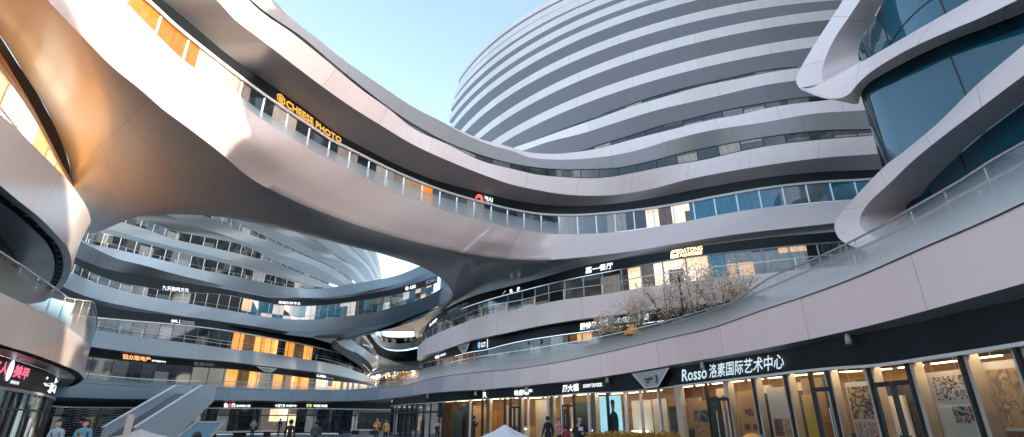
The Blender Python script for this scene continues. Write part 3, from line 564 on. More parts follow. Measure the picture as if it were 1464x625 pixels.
f2g = cur([(530,464),(541,471),(549,480),(560,482.5),(575,483.5),(592,481.5),(606,481),(625,476)], f2t, 2.0, 80)
strip('window_band', far, m_shopdark, [cur([(x, y) for x, y in f2t.Q[::4]], f2t, 1.8, 80), f2g], n=80)
f3 = edge([(541,508),(552,513),(572,516.5),(600,515.5),(625,512)], 14.6, 60)
strip('window_band', far, m_blackm, [f2b.up(-.05).P + np.array([0, 1.5, 0]), f3.P], n=60)
f3b = edge([(541,519,13.4),(556,522,13.4),(575,522.5,13.4),(598,521,13.4),(625,518,13.4)], None, 60)
f4 = edge([(530,533,10.2),(548,531,10.6),(570,529.5,10.8),(592,528.5,10.6),(610,528,10.2)], None, 60)
f4b = edge([(526,540,9.3),(550,533,10.4),(572,531,10.6),(594,530,10.4),(614,530,9.8)], None, 60)
strip('parapet', far, m_coolshade, [f3, f3b], n=60); strip('underside', far, m_coolsof, [f3b, (f3b.P + f4.P) / 2 + np.array([0, 3, .4]), f4, f4b], n=60, sub=3)
sk = [(545,474),(560,474.5),(577,475.5),(592,480)]; sk2 = [(545,476),(556,480.5),(575,482),(592,481)]
strip('skylight_rim', far, m_white, [edge(sk2, 22.6, 40), edge(sk2, 21.6, 40)], n=40)
mb = MB()
for x0, x1, y0, y1 in ((430, 660, 436, 474), (430, 546, 474, 482), (592, 660, 474, 482), (430, 660, 482, 494)): mb.quad([atz(x0, y0, 22.6), atz(x1, y0, 22.6), atz(x1, y1, 22.6), atz(x0, y1, 22.6)])
mb.build('soffit', m_coolsof, far)
# ================================================================== THE LEFT BUILDING
left = thing('left_building', 'pale rounded balcony building at the left with orange lit windows and a shop below', 'building', (-24, 24, 0))
LBT = edge([(-70,115),(-35,138),(0,163.5),(25,185),(50,210),(75,235),(100,261),(112.5,278.5),(121,291),(127,304),(130,316),(131,326)], 10.5, 110)
LBB = edge([(-80,207),(-40,235),(0,265),(25,286),(57.5,312),(77.5,332),(95,352),(101,366),(102.3,377),(101,388),(96.5,400),(88,412),(78,421),(66,430)], 8.6, 140)
jt = int(np.argmax(LBB.Q[:, 0])); LBT = Edge(np.vstack([LBT.P[:-3], zed(LBB.P[jt+4:], 10.5) * np.array([.992, .992, 1])]), np.vstack([LBT.Q[:-3], LBB.Q[jt+4:]]))
lbt = arc_on(LBT, False, 5.0, 2.9, 1, 30); 
q = arc_on(LBT, False, 5.0, 2.9, -1, 30)
turnL = 1 if lbt[-1, 0] < q[-1, 0] else -1
lbt = arc_on(LBT, False, 5.0, 2.9, turnL, 40); lbb = arc_on(LBB, False, 4.6, 2.9, turnL, 40)
strip('parapet', left, m_left, [lbt, (rs(lbt, 160) * .45 + rs(lbb, 160) * .55), lbb], n=160, sub=3)
sgn = 1 if offs(lbb, 1)[40, 0] < lbb[40, 0] else -1
i1, i2, i3 = offs(lbb, sgn * .3, 0), offs(lbb, sgn * .33, .15), offs(lbb, sgn * .6, .15)
i4 = offs(lbb, sgn * .63, -.02)
strip('soffit_edge', left, m_leftsof, [lbb, i1], n=160); strip('light_slot', left, m_blackm, [i1, i2, i3, i4], n=160, smooth=False)
ctr = np.array([-33, 16, 8.6]); cen = i4 * .25 + ctr * .75
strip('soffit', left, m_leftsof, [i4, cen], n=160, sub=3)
for j in range(6, 150, 5):
    p = (rs(i2, 160)[j] + rs(i3, 160)[j]) / 2; mb = MB(); mb.ball(p + np.array([0, 0, -.06]), (.09, .09, .06), 8, 5); mb.build('spotlight', m_frame, left)
lw = offs(lbb, sgn * 2.0); strip('window_band', left, m_blackm, [zed(lw, 5.2), zed(lw, 8.62)], n=110); mullions('window_frame', left, m_frame, zed(lw, 5.2), zed(lw, 8.6), 1.6, .06, .08, rails=(.98,))
# recessed windows behind the parapet and the dark edge of the bridge soffit
HE = Edge(np.vstack([eB.P[4:62]]), eB.Q[4:62])
LF = cur([(-40,25),(0,75),(25,116),(48,155),(59,176),(72,202),(82,222),(95,250),(103,268)], HE, .35, 80)
LG = cur([(-50,30),(0,101),(20,127),(40,157),(62,195),(82,233),(103,270)], HE, .45, 80)
lg0 = LG.setz(9.2)
hE = cur([(-45,-8),(0,52),(25,91),(50,128),(66,157),(85,194.5),(96,224.5),(101,245),(103.5,266)], HE, .05, 80)
strip('slot', left, m_blackm, [hE, LF], n=80)
m_lorange = panel('orange_fascia', (.78, .36, .12), 3.0, 0, .25, .03, .6, .05)
strip('sign_fascia', left, m_lorange, [LF, LG], n=80)
mb = MB(); mb.sweep(LG, .2, .2); mb.build('lintel', m_pale, left)
ul_ = offs(LG, .25) if abs(offs(LG, .25)[40, 0]) < abs(LG.P[40, 0]) else offs(LG, -.25)
strip('added_glow', left, glow('added_orange_glow', (1, .36, .06), 4.2), [zed(ul_, 9.3), zed(ul_ * np.array([.985, .985, 1]), 9.3)], n=80)  # added emissive strip, no real fixture; stands in for reflected sunset
m_lwin = glaz('orange_glass', [(4, (.9, .42, .11), .05), (3, (.82, .45, .2), .045), (2, (.2, .1, .05), .02), (1, (.9, .75, .55), .07)], 1.5, .06, 1.6, seed=1, vsplit=.4)
strip('window_band', left, m_lwin, [lg0, LG], n=80); mullions('window_frame', left, m_pale, lg0, LG, 1.5, .1, .1, rails=(.72,))
# lower balcony
LAT = edge([(-60,392),(-30,405),(0,418.5),(20.5,427.7),(41,438),(61.5,448),(90,463.5),(113,480),(123,488),(129,496),(131.5,501)], 5.95, 100)
LAB = edge([(-60,472),(-30,482),(0,492),(20.5,498.4),(41,504),(71.7,515),(92,523),(112.7,533),(118,538),(119.6,541.5),(116,545.5),(107,551),(92,554.5),(80,556.5)], 4.3, 130)
ja = int(np.argmax(LAB.Q[:, 0])); LAT = Edge(np.vstack([LAT.P[:-2], zed(LAB.P[ja+5:], 5.95) * np.array([.99, .99, 1])]), np.vstack([LAT.Q[:-2], LAB.Q[ja+5:]]))
lat = arc_on(LAT, False, 5.0, 2.6, turnL, 30); lab = arc_on(LAB, False, 4.8, 2.6, turnL, 30)
strip('parapet', left, m_left, [lat, lab], n=150, sub=3)
LAGl = cur([(-60,320),(0,360.5),(30.7,381),(63.5,401.5),(85,416.4),(100.4,429.7),(115.8,447),(123,456),(130,466)], LAT, .02, 100)
lag = rs(lat, 150).copy(); hh = np.interp(lag[:, 0] / lag[:, 1], *(lambda a: (a[0][np.argsort(a[0])], a[1][np.argsort(a[0])]))((LAGl.P[:, 0] / LAGl.P[:, 1], LAGl.P[:, 2] - 5.95))); tip = int(np.argmax(lag[:, 0] / lag[:, 1])); hh = np.clip(hh, 1.0, 2.2); hh[tip-6:] = 1.25; hh = np.convolve(np.pad(hh, 8, mode='edge'), np.ones(17) / 17, mode='valid'); lag[:, 2] += hh
m_fritleft = frit('fritted_glass_grey', .22, .95, .9, (.5, .53, .55))
strip('glass_railing', left, m_fritleft, [rs(lat, 150), lag], n=150)
mb = MB(); mb.sweep(lag, .05, .05); mb.build('handrail', m_pale, left)
mullions('railing_posts', left, m_steel, rs(lat, 150), lag, 1.9, .04, .04, n=300, out=sgn * .1)
sl = 1 if offs(lab, 1)[40, 0] < lab[40, 0] else -1
j1, j2, j3, j4 = offs(lab, sl * .15), offs(lab, sl * .18, .15), offs(lab, sl * .42, .15), offs(lab, sl * .45, 0)
strip('light_slot', left, m_blackm, [lab, j1, j2, j3, j4], n=150, smooth=False)
lfz = offs(lab, sl * 1.3, -.05)
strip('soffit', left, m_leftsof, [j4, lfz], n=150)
shop_w = offs(lab, sl * 1.33, -.05)[:122]
strip('sign_fascia', left, m_black, [shop_w, zed(shop_w, 3.0)], n=120)
mb = MB(); mb.sweep(zed(offs(shop_w, -sl * .06), 2.95), .2, .14); mb.build('lintel', m_pale, left)
m_lshop = glaz('teal_shop_glass', [(4, D0, 0), (4, (.04, .07, .08), .02), (2, (.15, .19, .2), .03)], 1.3, .04, 1.7, seed=21, vsplit=.5)
strip('shop_window', left, m_lshop, [zed(shop_w, 2.9), zed(shop_w, .05)], n=120); mullions('shop_frame', left, m_dark, zed(shop_w, .05), zed(shop_w, 2.9), 1.3, .09, .09, rails=(.72,), out=-sl*.03)
for j in range(4, 145, 5):
    p = (rs(j2, 150)[j] + rs(j3, 150)[j]) / 2; mb = MB(); mb.ball(p + np.array([0, 0, -.06]), (.08, .08, .06), 8, 5); mb.build('spotlight', m_frame, left)
# ================================================================== THE RIBBON BUILDING (blue glass, right)
rib = thing('ribbon_building', 'white building of looping ribbon bands with tilted blue glass, at the upper right', 'building', (20, 20, 0))
O1, M1, I1 = paired([(1232,-60,24.4),(1216,-26,24.0),(1205,0,23.6),(1188,27,22.9),(1170,55,22.0),(1153,82.5,21.0),(1140,107,20.0),(1138.5,118,19.3),(1143,126,18.5)],
                    [(1268,-60,22.4),(1250,-28,22.1),(1230,0,21.7),(1212,27,21.2),(1195,52,20.6),(1183,76,19.9),(1176,98,19.2),(1176,110,18.7),(1178,119.5,18.2)],
                    [(1310,-60,22.2),(1288,-32,22.0),(1263,0,21.7),(1248,27,21.3),(1236,48,20.8),(1229,65,20.2),(1227,79,19.6),(1228,86,19.0),(1230,90,18.3)], n=90)
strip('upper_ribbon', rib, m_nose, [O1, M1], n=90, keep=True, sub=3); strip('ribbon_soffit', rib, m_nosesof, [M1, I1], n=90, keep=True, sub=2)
W_, C_, S_ = paired([(1143,126,18.5),(1160,125,18.3),(1185,114,18.1),(1210,100,18),(1240,84,18),(1273,65,18),(1323,36,18),(1385,1,18),(1420,-20,18),(1480,-55,18)],
                    [(1145,128,17.9),(1166,136,17.2),(1193,141,16.6),(1213,135,16.1),(1230,116,16.0),(1255,96,16),(1300,70,16),(1362,42,16),(1405,24,16),(1475,-10,16)],
                    [(1147,129,17.8),(1172,139,17.0),(1203,145.5,16.4),(1226,148.5,16.1),(1232,133,16.2),(1256,111,16.2),(1302,86,16.2),(1352,64,16.2),(1400,45,16.2),(1475,14,16.2)], n=110)
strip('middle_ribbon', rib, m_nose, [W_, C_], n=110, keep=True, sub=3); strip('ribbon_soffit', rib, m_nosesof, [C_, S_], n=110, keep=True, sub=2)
O3, M3, I3 = paired([(1520,20,12),(1464,64,12),(1398,120,12),(1342,175,12),(1293,216,12),(1264,238.5,12),(1223,281,11.8),(1198,311,11.0),(1193,325,10.2),(1199,340,9.2),(1212,349,8.4),(1240,360,7.8),(1290,372,7.4),(1360,380,7.2),(1440,386,7.0)],
                    [(1520,68,10),(1464,107.5,10),(1405,152,10),(1348,195,10),(1305,230,10),(1273,261,10),(1246,286,10),(1232,305,9.8),(1229,318,9.4),(1233,328,8.9),(1246,336,8.4),(1270,343,8.0),(1312,350,7.7),(1372,357,7.5),(1440,362,7.3)],
                    [(1520,106,10.2),(1464,147,10.2),(1420,179,10.2),(1385,207,10.2),(1360,231,10.2),(1338,253.5,10.2),(1322,272,10.2),(1313,287,10.1),(1312,297,9.9),(1313,305,9.6),(1320,313,9.2),(1338,322,8.8),(1368,333,8.4),(1410,345,8.0),(1460,352,7.8)], n=130)
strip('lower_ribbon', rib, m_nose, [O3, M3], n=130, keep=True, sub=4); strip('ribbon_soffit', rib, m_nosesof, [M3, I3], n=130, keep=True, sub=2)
def tglass(name, pts, z, z0, w, m, wr=()):
    e = edge(pts, z, 80); best = None
    for t in (1, -1):
        q = arc_on(e, True, 1.5, 2.6, t, 24)
        if best is None or q[0, 0] > best[0, 0]: best = q
    lo = zed(best, z0); strip(name, rib, m, [lo, best], n=120)
    mullions('window_frame', rib, m_dark, lo, best, w, .05, .06, rails=wr)
    return best
g2 = tglass('curved_glass', [(1253,113.5),(1284,96),(1324,76),(1374,54.5),(1424,35.5),(1464,20),(1530,-8)], 16.1, 8.2, 3.3, m_curve, (.46,))
g1 = tglass('curved_glass', [(1228,66),(1233,54),(1240,44),(1250,28),(1265,0),(1290,-32),(1340,-72),(1410,-115),(1500,-165)], 21.3, 17.0, 3.3, m_curve, (.5,))
g3 = tglass('curved_glass', [(1330,266),(1341,254),(1363,231),(1388,207),(1423,179),(1466,147),(1530,100)], 10.15, 4.6, 3.3, m_curve, (.5,))
strip('black_recess', rib, m_black, [offs(g2, 0, .06), offs(g2, 0, -.55)], n=120)
# ================================================================== OFF-FRAME MASSES added to shade the court
def stack(o, cx, cy, rx, ry, H, step, m, z0=0.0, taper=.0, a0=0, a1=360):
    A = np.radians(np.linspace(a0, a1, 73)); k = 0; z = z0
    while z < H:
        s = 1 - taper * (z / H) ** 2
        ell = lambda zz, d: np.c_[cx + (rx * s + d) * np.cos(A), cy + (ry * s + d) * np.sin(A), np.full(73, zz)]
        strip('parapet', o, m, [ell(z + step * .45, 0), ell(z + step * .1, .1), ell(z, -1.2)], n=73)
        strip('window_band', o, m_win, [ell(z + step * .45, -.9), ell(z + step, -1.2)], n=73); z += step; k += 1
    t = ell(z, -1); strip('roof', o, m_soff, [t, t * np.array([.02, .02, 1]) + np.array([cx * .98, cy * .98, 2])], n=73)  # top of the added shade mass
rear = thing('added_shade_tower', 'tall domed mass added unseen at the right to shade the court', 'building', (41, 4, 0))
stack(rear, 40.2, 3.3, 18.3, 18.3, 88, 4.2, m_tower, 0, .12)
stack(rear, 64, 28, 20.5, 20.5, 88, 4.2, m_tower, 0, .12)
low = thing('added_shade_wing', 'lower curved mass added unseen behind the viewer to shade the left side', 'building', (8, -30, 0))
stack(low, 18.4, -30.8, 30, 17, 25, 4.25, m_tower)
# ================================================================== SHOPS UNDER THE ARCADE (right)
def base(E_, k=0.0, z=0.0):
    P = E_.P.copy(); d = P[:, :2] / np.linalg.norm(P[:, :2], axis=1)[:, None]; P[:, :2] += d * k; P[:, 2] = z; return Edge(P, E_.Q)
def back(E_, k, z): return base(E_, k, z)
ros = AL.cut(967, 1560); ctf = AL.cut(632, 967)
m_floor = M('shop_floor', (.42, .34, .26), .25, var=.1); m_tan = M('shop_wall', (.40, .24, .12), .6, var=.1, scale=.8); m_ceil = M('shop_ceiling', (.05, .055, .06), .7, var=.2)
m_plas = M('beige_pilaster', (.52, .44, .36), .45, var=.08); m_lampf = glow('lamp_front', (1, .74, .48), 7.0); m_lamp = glow('lamp_warm', (1, .66, .36), 3.6); m_lampw = glow('lamp_white', (1, .9, .78), .5)
def shop(E_, depth, wallm, rowsl, nm):
    n = 60
    zl = E_.P[:, 2].mean()
    strip('shop_floor', arc, m_floor, [base(E_, .1, .06), back(E_, depth, .06)], n=n)
    strip('shop_back_wall', arc, wallm, [back(E_, depth, .06), Edge(np.c_[back(E_, depth, 0).P[:, :2], E_.P[:, 2] + .3])], n=n)
    cz = E_.P[:, 2] + .28; strip('shop_ceiling', arc, m_ceil, [Edge(np.c_[base(E_, .1).P[:, :2], cz]), Edge(np.c_[back(E_, depth, 0).P[:, :2], cz])], n=n)
    for d in rowsl:
        mb = MB(); q = rs(Edge(base(E_, d).P + np.c_[np.zeros((len(E_.P), 2)), E_.P[:, 2] + (.22 if d < 2 else .1)]), n)
        for j in range(1, n - 3, 4): mb.bar(q[j], q[j+3], .14 if d < .5 else .07, .03)
        mb.build('strip_light', m_lampf if d < .5 else m_lamp, arc)
    for e in (0, -1):
        a, b = base(E_, .1, 0).P[e], back(E_, depth, 0).P[e]; mb = MB(); mb.quad([a, b, b + np.array([0, 0, zl + .3]), a + np.array([0, 0, zl + .3])]); mb.build('shop_side_wall', wallm, arc)
def fit_out(E_, xs, seed):
    rnd = random.Random(seed); pal = [((.03, .06, .07), 'dark_partition'), ((.5, .28, .1), 'timber_partition'), ((.62, .55, .48), 'pale_partition'), ((.2, .13, .08), 'brown_partition'), ((.02, .025, .03), 'black_partition')]
    ms = [(M(n_, c_, .5, var=.12), n_) for c_, n_ in pal]; x = xs[0]
    while x < xs[1]:
        w_ = rnd.uniform(.7, 1.9); l = E_.at_px(x); k = rnd.uniform(1.5, 4.2); p = E_.at(l); d = p[:2] / np.linalg.norm(p[:2]); q = E_.at(l + .2); a = math.atan2(q[1]-p[1], q[0]-p[0]); h = rnd.choice((p[2] - .2, 2.3, 1.1, 2.7)); m_, n_ = rnd.choice(ms)
        mb = MB(); mb.box((p[0]+d[0]*k, p[1]+d[1]*k, h/2 + .05), (w_, .12 if h > 1.5 else .6, h), a); mb.build(n_, m_, arc)
        x += rnd.uniform(9, 17)
shop(ros, 5.0, m_tan, (.42, 1.6, 3.2), 'a'); shop(ctf, 6.0, m_tan, (.42, 1.8, 4.0), 'b')
fit_out(AL, (975, 1475), 3); fit_out(AL, (640, 962), 5)
m_clear = clear('shop_glass', (.82, .88, .88), 1.6)
strip('shop_window', arc, m_clear, [base(ros, .06, .08), Edge(base(ros, .06).P + np.c_[np.zeros((len(ros.P), 2)), ros.P[:, 2]], ros.Q)], n=80)
strip('shop_window', arc, m_clear, [base(ctf, .06, .08), Edge(base(ctf, .06).P + np.c_[np.zeros((len(ctf.P), 2)), ctf.P[:, 2]], ctf.Q)], n=80)
def upright(E_, x, wd, dp, mat, name, z0=0.0, z1=None, k=0.06):
    l = E_.at_px(x); p = E_.at(l); d = p[:2] / np.linalg.norm(p[:2]); q = E_.at(l + .2); a = math.atan2(q[1]-p[1], q[0]-p[0])
    h = (z1 if z1 is not None else p[2]) ; mb = MB(); mb.box((p[0]+d[0]*k, p[1]+d[1]*k, (h+z0)/2), (wd, dp, h-z0), a); return mb.build(name, mat, arc)
for x in (1009, 1076, 1122, 1157, 1182, 1241, 1296, 1372, 1452, 1545): upright(AL, x, .09, .14, m_dark, 'shop_mullion', k=.0)
for x in (970, 1040, 1080, 1126, 1186, 1246, 1304, 1381, 1461): upright(AL, x, .34 if x > 975 else .4, .3, m_plas, 'pilaster', k=.26 if x > 975 else .0)
for x in (673, 690, 722, 730, 755, 783, 803, 820, 841, 868, 893, 915, 941): upright(AL, x, .12, .16, m_pale if x % 2 else m_dark, 'shop_mullion', k=.0)
for x in (700, 745, 790, 850): upright(AL, x, .35, .3, m_plas, 'pilaster', k=.3)
def door(x0, x1, leaves, zt):
    mb = MB(); l0, l1 = AL.at_px(x0), AL.at_px(x1); L_ = np.linspace(l0, l1, leaves + 1); hb = MB()
    for i in range(leaves):
        a, b = AL.at(L_[i]).copy(), AL.at(L_[i+1]).copy(); a[2] = b[2] = 0
        t = (b - a) / np.linalg.norm(b - a); a = a + t * .05; b = b - t * .05
        for p in (a, b): mb.bar(p + np.array([0, 0, .05]), p + np.array([0, 0, zt]), .1, .1)
        for z in (.12, zt): mb.bar(a + np.array([0, 0, z]), b + np.array([0, 0, z]), .1, .14)
        c = (b - t * .22) if i == 0 else (a + t * .22); d = np.array([-c[0], -c[1], 0]) / np.hypot(c[0], c[1]) * .09
        hb.tube([c + d + np.array([0, 0, .7]), c + d + np.array([0, 0, 2.0])], .025, 8)
    o = mb.build('glass_door', m_dark, arc); hb.build('handle', m_steel, o)
door(1242, 1296, 2, 2.62); door(1157, 1182, 1, 2.62); door(1010, 1038, 2, 2.5); door(803, 820, 2, 2.5); door(728, 743, 2, 2.5)
# dark glazed corner and flared column at the far end of the right shops
tq = AL.cut(560, 633); strip('shop_window', arc, m_shopdark, [base(tq, .3, .05), Edge(base(tq, .3).P + np.c_[np.zeros((len(tq.P), 2)), tq.P[:, 2]], tq.Q)], n=50)
mullions('shop_frame', arc, m_dark, base(tq, .2, .05), Edge(base(tq, .2).P + np.c_[np.zeros((len(tq.P), 2)), tq.P[:, 2]], tq.Q), 1.7, .14, .14, rails=(.02, .75))
colm = thing('concrete_column', 'grey flared concrete column between the dark glazed corner and the lit shops', 'column', tuple(gnd(626, 52)))
c = gnd(626, 52); mb = MB(); mb.tube([c, c + np.array([0, 0, 2.4]), c + np.array([0, 0, 3.3]), c + np.array([0, 0, 3.9]), c + np.array([0, 0, 4.25])], [.42, .42, .5, .85, 1.1], 20); mb.build('shaft', M('cast_concrete', (.36, .37, .37), .8), colm, True)
# passage shop fronts far back
pq = Edge(np.array([gnd(x, d) for x, d in zip(np.linspace(490, 600, 30), np.linspace(84, 92, 30))]), np.c_[np.linspace(490, 600, 30), np.zeros(30)])
pz = pq.up(4.4); strip('shop_window', far, m_shopdark, [pq.up(.05), pq.up(2.9)], n=40); strip('sign_fascia', far, m_black, [pq.up(2.9), pz], n=40)
mullions('shop_frame', far, m_dark, pq.up(.05), pq.up(2.9), 2.0, .12, .12, rails=(.98,))
# arcade lamps: cone spotlights under the pink band
sp = MB()
for x, y in ((1210, 482), (1003, 518), (868, 541), (753, 553), (680, 560), (612, 566)):
    l = AB.at_px(x); p = AB.at(l); d = p / np.hypot(p[0], p[1]); d[2] = 0
    q = p + d * .35 + np.array([0, 0, -.02]); mb = MB(); r = .11 if x > 900 else .14
    mb.tube([q, q + np.array([0, 0, -.1]), q - d * .1 + np.array([0, 0, -.38])], [r * .5, r * .8, r], 10); mb.build('spotlight', m_plas, arc, True)
# ================================================================== WRITING
FONT = None
def letters(txt, bold=.0, ext=.03, spacing=1.0):
    cu = bpy.data.curves.new('t', 'FONT'); cu.body = txt; cu.size = 1.0; cu.extrude = ext; cu.offset = bold; cu.resolution_u = 2; cu.space_character = spacing
    o = bpy.data.objects.new('t', cu); COL.objects.link(o); dg = bpy.context.evaluated_depsgraph_get(); dg.update()
    me = bpy.data.meshes.new_from_object(o.evaluated_get(dg)); bpy.data.objects.remove(o); bpy.data.curves.remove(cu); return me
def on_fascia(me, Eb, Et, x0, x1, v0, v1, out=.06):
    """bend flat lettering on to the curved fascia between two lines"""
    n = len(me.vertices); co = np.empty(n * 3); me.vertices.foreach_get('co', co); co = co.reshape(-1, 3)
    lo, hi = co.min(0), co.max(0); u = (co[:, 0] - lo[0]) / max(hi[0] - lo[0], 1e-6); v = (co[:, 1] - lo[1]) / max(hi[1] - lo[1], 1e-6)
    a0, a1, b0, b1 = Eb.at_px(x0), Eb.at_px(x1), Et.at_px(x0), Et.at_px(x1)
    A = Eb.at(a0 + (a1 - a0) * u); B = Et.at(b0 + (b1 - b0) * u); P = A + (B - A) * (v0 + (v1 - v0) * v)[:, None]
    d = -P[:, :2] / np.linalg.norm(P[:, :2], axis=1)[:, None]; zz = (co[:, 2] - lo[2])
    P[:, :2] += d * (out + zz)[:, None]; me.vertices.foreach_set('co', P.ravel()); me.update(); return me
G = {'w': glow('sign_white', (.92, .96, 1), .3), 'g': glow('sign_gold', (1, .5, .1), .22), 'o': glow('sign_orange', (1, .45, .2), .3), 'h': glow('sign_bright', (1, .52, .24), 1.1), 'r': glow('sign_red', (1, .12, .08), .35), 'p': glow('sign_pink', (1, .18, .3), .2), 'y': glow('sign_yellow', (.8, .75, .25), .2), 'b': glow('sign_blue', (.15, .4, 1), .3), 'd': M('dark_lettering', (.03, .04, .045), .4), 'c': glow('sign_cool', (.6, .75, .85), .2), 'k': M('grey_lettering', (.5, .53, .55), .5)}
def sign(label, Eb, Et, pieces, name='shop_sign'):
    x0 = pieces[0][1]; p = Eb.at(Eb.at_px(x0)); t = thing(name, label, 'sign', tuple(p))
    for pc in pieces:
        txt, a, b, v0, v1, m = pc[:6]; bold = pc[6] if len(pc) > 6 else .012
        if isinstance(txt, str): me = letters(txt, bold); nm = 'lettering'
        else: me = txt(); nm = 'logo'
        me.name = nm; link(nm, on_fascia(me, Eb, Et, a, b, v0, v1), G[m], t)
    return t
def shape(polys):
    def f():
        mb = MB()
        for p in polys:
            b = len(mb.v); n = len(p); mb.v += [(x, y, 0) for x, y in p] + [(x, y, .05) for x, y in p]
            mb.f.append(tuple(range(b, b+n))); mb.f.append(tuple(range(b+2*n-1, b+n-1, -1)))
            for i in range(n): j = (i+1) % n; mb.f.append((b+i, b+j, b+n+j, b+n+i))
        me = bpy.data.meshes.new('logo'); me.from_pydata(mb.v, [], mb.f); return me
    return f
hexo = [(math.cos(R(a)), math.sin(R(a))) for a in range(30, 390, 60)]
hexring = [[hexo[i], hexo[(i+1) % 6], (hexo[(i+1) % 6][0]*.78, hexo[(i+1) % 6][1]*.78), (hexo[i][0]*.78, hexo[i][1]*.78)] for i in range(6)] + [[(-.5, .3), (.1, .5), (0, -.1), (-.45, -.35)], [(.15, .4), (.5, .2), (.4, -.4), (.1, -.1)], [(-.3, -.5), (.3, -.5), (.05, -.2)]]
sign('gold CHEESE PHOTO lettering with a faceted emblem on the black fascia of the bridge', GT, FT, [(shape(hexring), 396, 407.5, .2, .82, 'g'), ('CHEESE PHOTO', 409, 488, .24, .72, 'g', .02)])
heart = [[(0, .35), (.25, .85), (.55, 1), (.75, .75), (.6, .45), (.35, .55), (.2, .2)], [(.55, .9), (.8, .95), (1, .3), (.9, 0), (.7, .05), (.62, .5)]]
sign('red leaf emblem and small white letters on the black fascia of the bridge', GT, FT, [(shape(heart), 679.5, 691, .12, .75, 'r'), ('ЧU·U', 693, 704.5, .3, .72, 'w', .03), ('———', 693, 704.5, .16, .22, 'k')])
sq = [[(0, .75), (.12, .95), (.5, 1), (1, 1), (1, .8), (.62, .78), (.4, .68), (.05, .72)], [(0, 0), (1, 0), (1, .62), (.8, .62), (.7, .4), (.35, .4), (.25, .6), (0, .6)]]
sign('glowing DATONG sign with a square emblem on the upper terrace fascia', D2GT, D2FT, [(shape(sq), 959, 970, .12, .92, 'h'), ('DATONG', 971.5, 1004, .52, .93, 'h', .0), ('大童保险服务', 972, 1004, .12, .45, 'h', .0)])
sign('four white brush characters on the upper terrace fascia left of the glowing sign', D2GT, D2FT, [('嘉一餐厅', 837, 876, .22, .78, 'w', .01)])
sign('three white characters on the upper terrace fascia below the bridge', D2GT, D2FT, [('御', 718, 722.5, .12, .55, 'w', .03), ('私', 728.5, 733, .12, .55, 'w', .03), ('厨', 739, 743, .12, .55, 'w', .03)])
sign('grey LEGRANCE lettering on the fascia near the rounded end of the terrace building', D2GT, D2FT, [('LEGRANCE', 640, 658, .2, .62, 'k', .02), ('美容中心', 659.5, 669.5, .2, .6, 'k')])
sign('small white letters at the rounded end of the upper terrace fascia', D2GT, D2FT, [('SUMP', 614, 625, .15, .6, 'w', .03)])
sign('long white sign for skin care partly behind the terrace trees', L1GT, L1F2, [('酷特恩', 829.5, 853, .2, .75, 'w', .03), ('专业', 856, 871, .22, .8, 'w', .04), ('祛痘(国际)', 872, 908, .22, .8, 'c', .02), ('连锁', 911, 928, .25, .85, 'c', .02)])
sign('blue and white emblem sign on the first terrace fascia', L1GT, L1F2, [(shape([[(.2, 0), (.8, 0), (1, .5), (.8, 1), (.2, 1), (0, .5)]]), 683, 687, .25, .8, 'b'), ('德雅', 687.5, 695, .3, .72, 'w', .03), ('|', 696.5, 697.3, .15, .9, 'w', .02)])
sign('white two character sign near the rounded end of the first terrace fascia', L1GT, L1F2, [('皓齿', 622, 628, .25, .75, 'w', .04), ('口腔诊所', 629, 637, .4, .72, 'w')])
sign('large white Rosso art centre sign on the black fascia at the right', AL, AF, [('Rosso', 975, 1010.5, .2, .82, 'c', .012), ('洛素国际艺术中心', 1014, 1121, .2, .86, 'c', .010)])
sign('white jewellery sign reading CHOW TAI FOOK on the black arcade fascia', AL, AF, [('周大福', 804, 827, .2, .84, 'w', .03), ('CHOW TAI FOOK', 833.5, 861, .42, .7, 'w', .02)])
sign('white property agency sign of four characters on the arcade fascia', AL, AF, [('柏盛地产', 735, 761, .2, .78, 'w', .02)])
sign('single white R emblem on the arcade fascia', AL, AF, [('R', 690.5, 696, .18, .86, 'w', .02)])
sign('two blurred characters on the dark arcade fascia far left of the court', CL2G, CL2F, [('食堂', 118, 128, .3, .75, 'k')])
sign('white JML sign with small English letters on the second court fascia', CL2G, CL2F, [('·JML', 244, 255, .2, .8, 'w', .02), ('|', 256.5, 257.3, .15, .85, 'w'), ('THE MORE', 259.5, 278, .52, .8, 'k', .02), ('DANCING', 259.5, 278, .2, .46, 'k', .02)])
sign('white six character culture sign on the third court fascia', CP0G, CP0F, [('九天韵鸣文化', 232, 270, .02, .42, 'w', .01)])
sign('six white characters at the bend of the ring fascia', CP0G, CP0F, [('舞蹈形体专业', 398.5, 429.5, .15, .62, 'w', .01)])
sign('white ASRI sign with a round emblem on the ring fascia', CP0G, CP0F, [(shape([[(math.cos(a), math.sin(a)) for a in np.linspace(0, 6.28, 14)[:-1]]]), 579.5, 584, .2, .8, 'w'), ('ASRI', 585.5, 594, .2, .75, 'w', .02)])
sign('grey capital letters at the end of the ring fascia under the bridge', CP0G, CP0F, [('BIOMAX', 609, 626, .2, .8, 'k', .02)])
sign('orange lit property sign of five characters on the first court fascia', C1G, C1F, [('回众联地产', 176, 215.5, .12, .85, 'o', .02), ('买卖租赁中介', 217, 237.5, .2, .5, 'w', .02)])
sign('thin warm sign ending in 1001 on the first court fascia', C1G, C1F, [('故加1001', 277, 306, .15, .82, 'k', .0)])
sign('small white lettering with a ring emblem on the first court fascia near the passage', C1G, C1F, [('LUMEN', 453, 466, .35, .85, 'w', .03), ('美术馆', 467, 477, .25, .65, 'k')])
sign('white fish restaurant sign with a red stroke over the court shops', CGL, CGF, [('鱼', 320, 326, .15, .88, 'w', .04), ('小', 326, 330.5, .15, .88, 'r', .04), ('力', 330.5, 336.5, .15, .88, 'w', .04), ('串串香火锅', 338, 358, .2, .6, 'w', .03)])
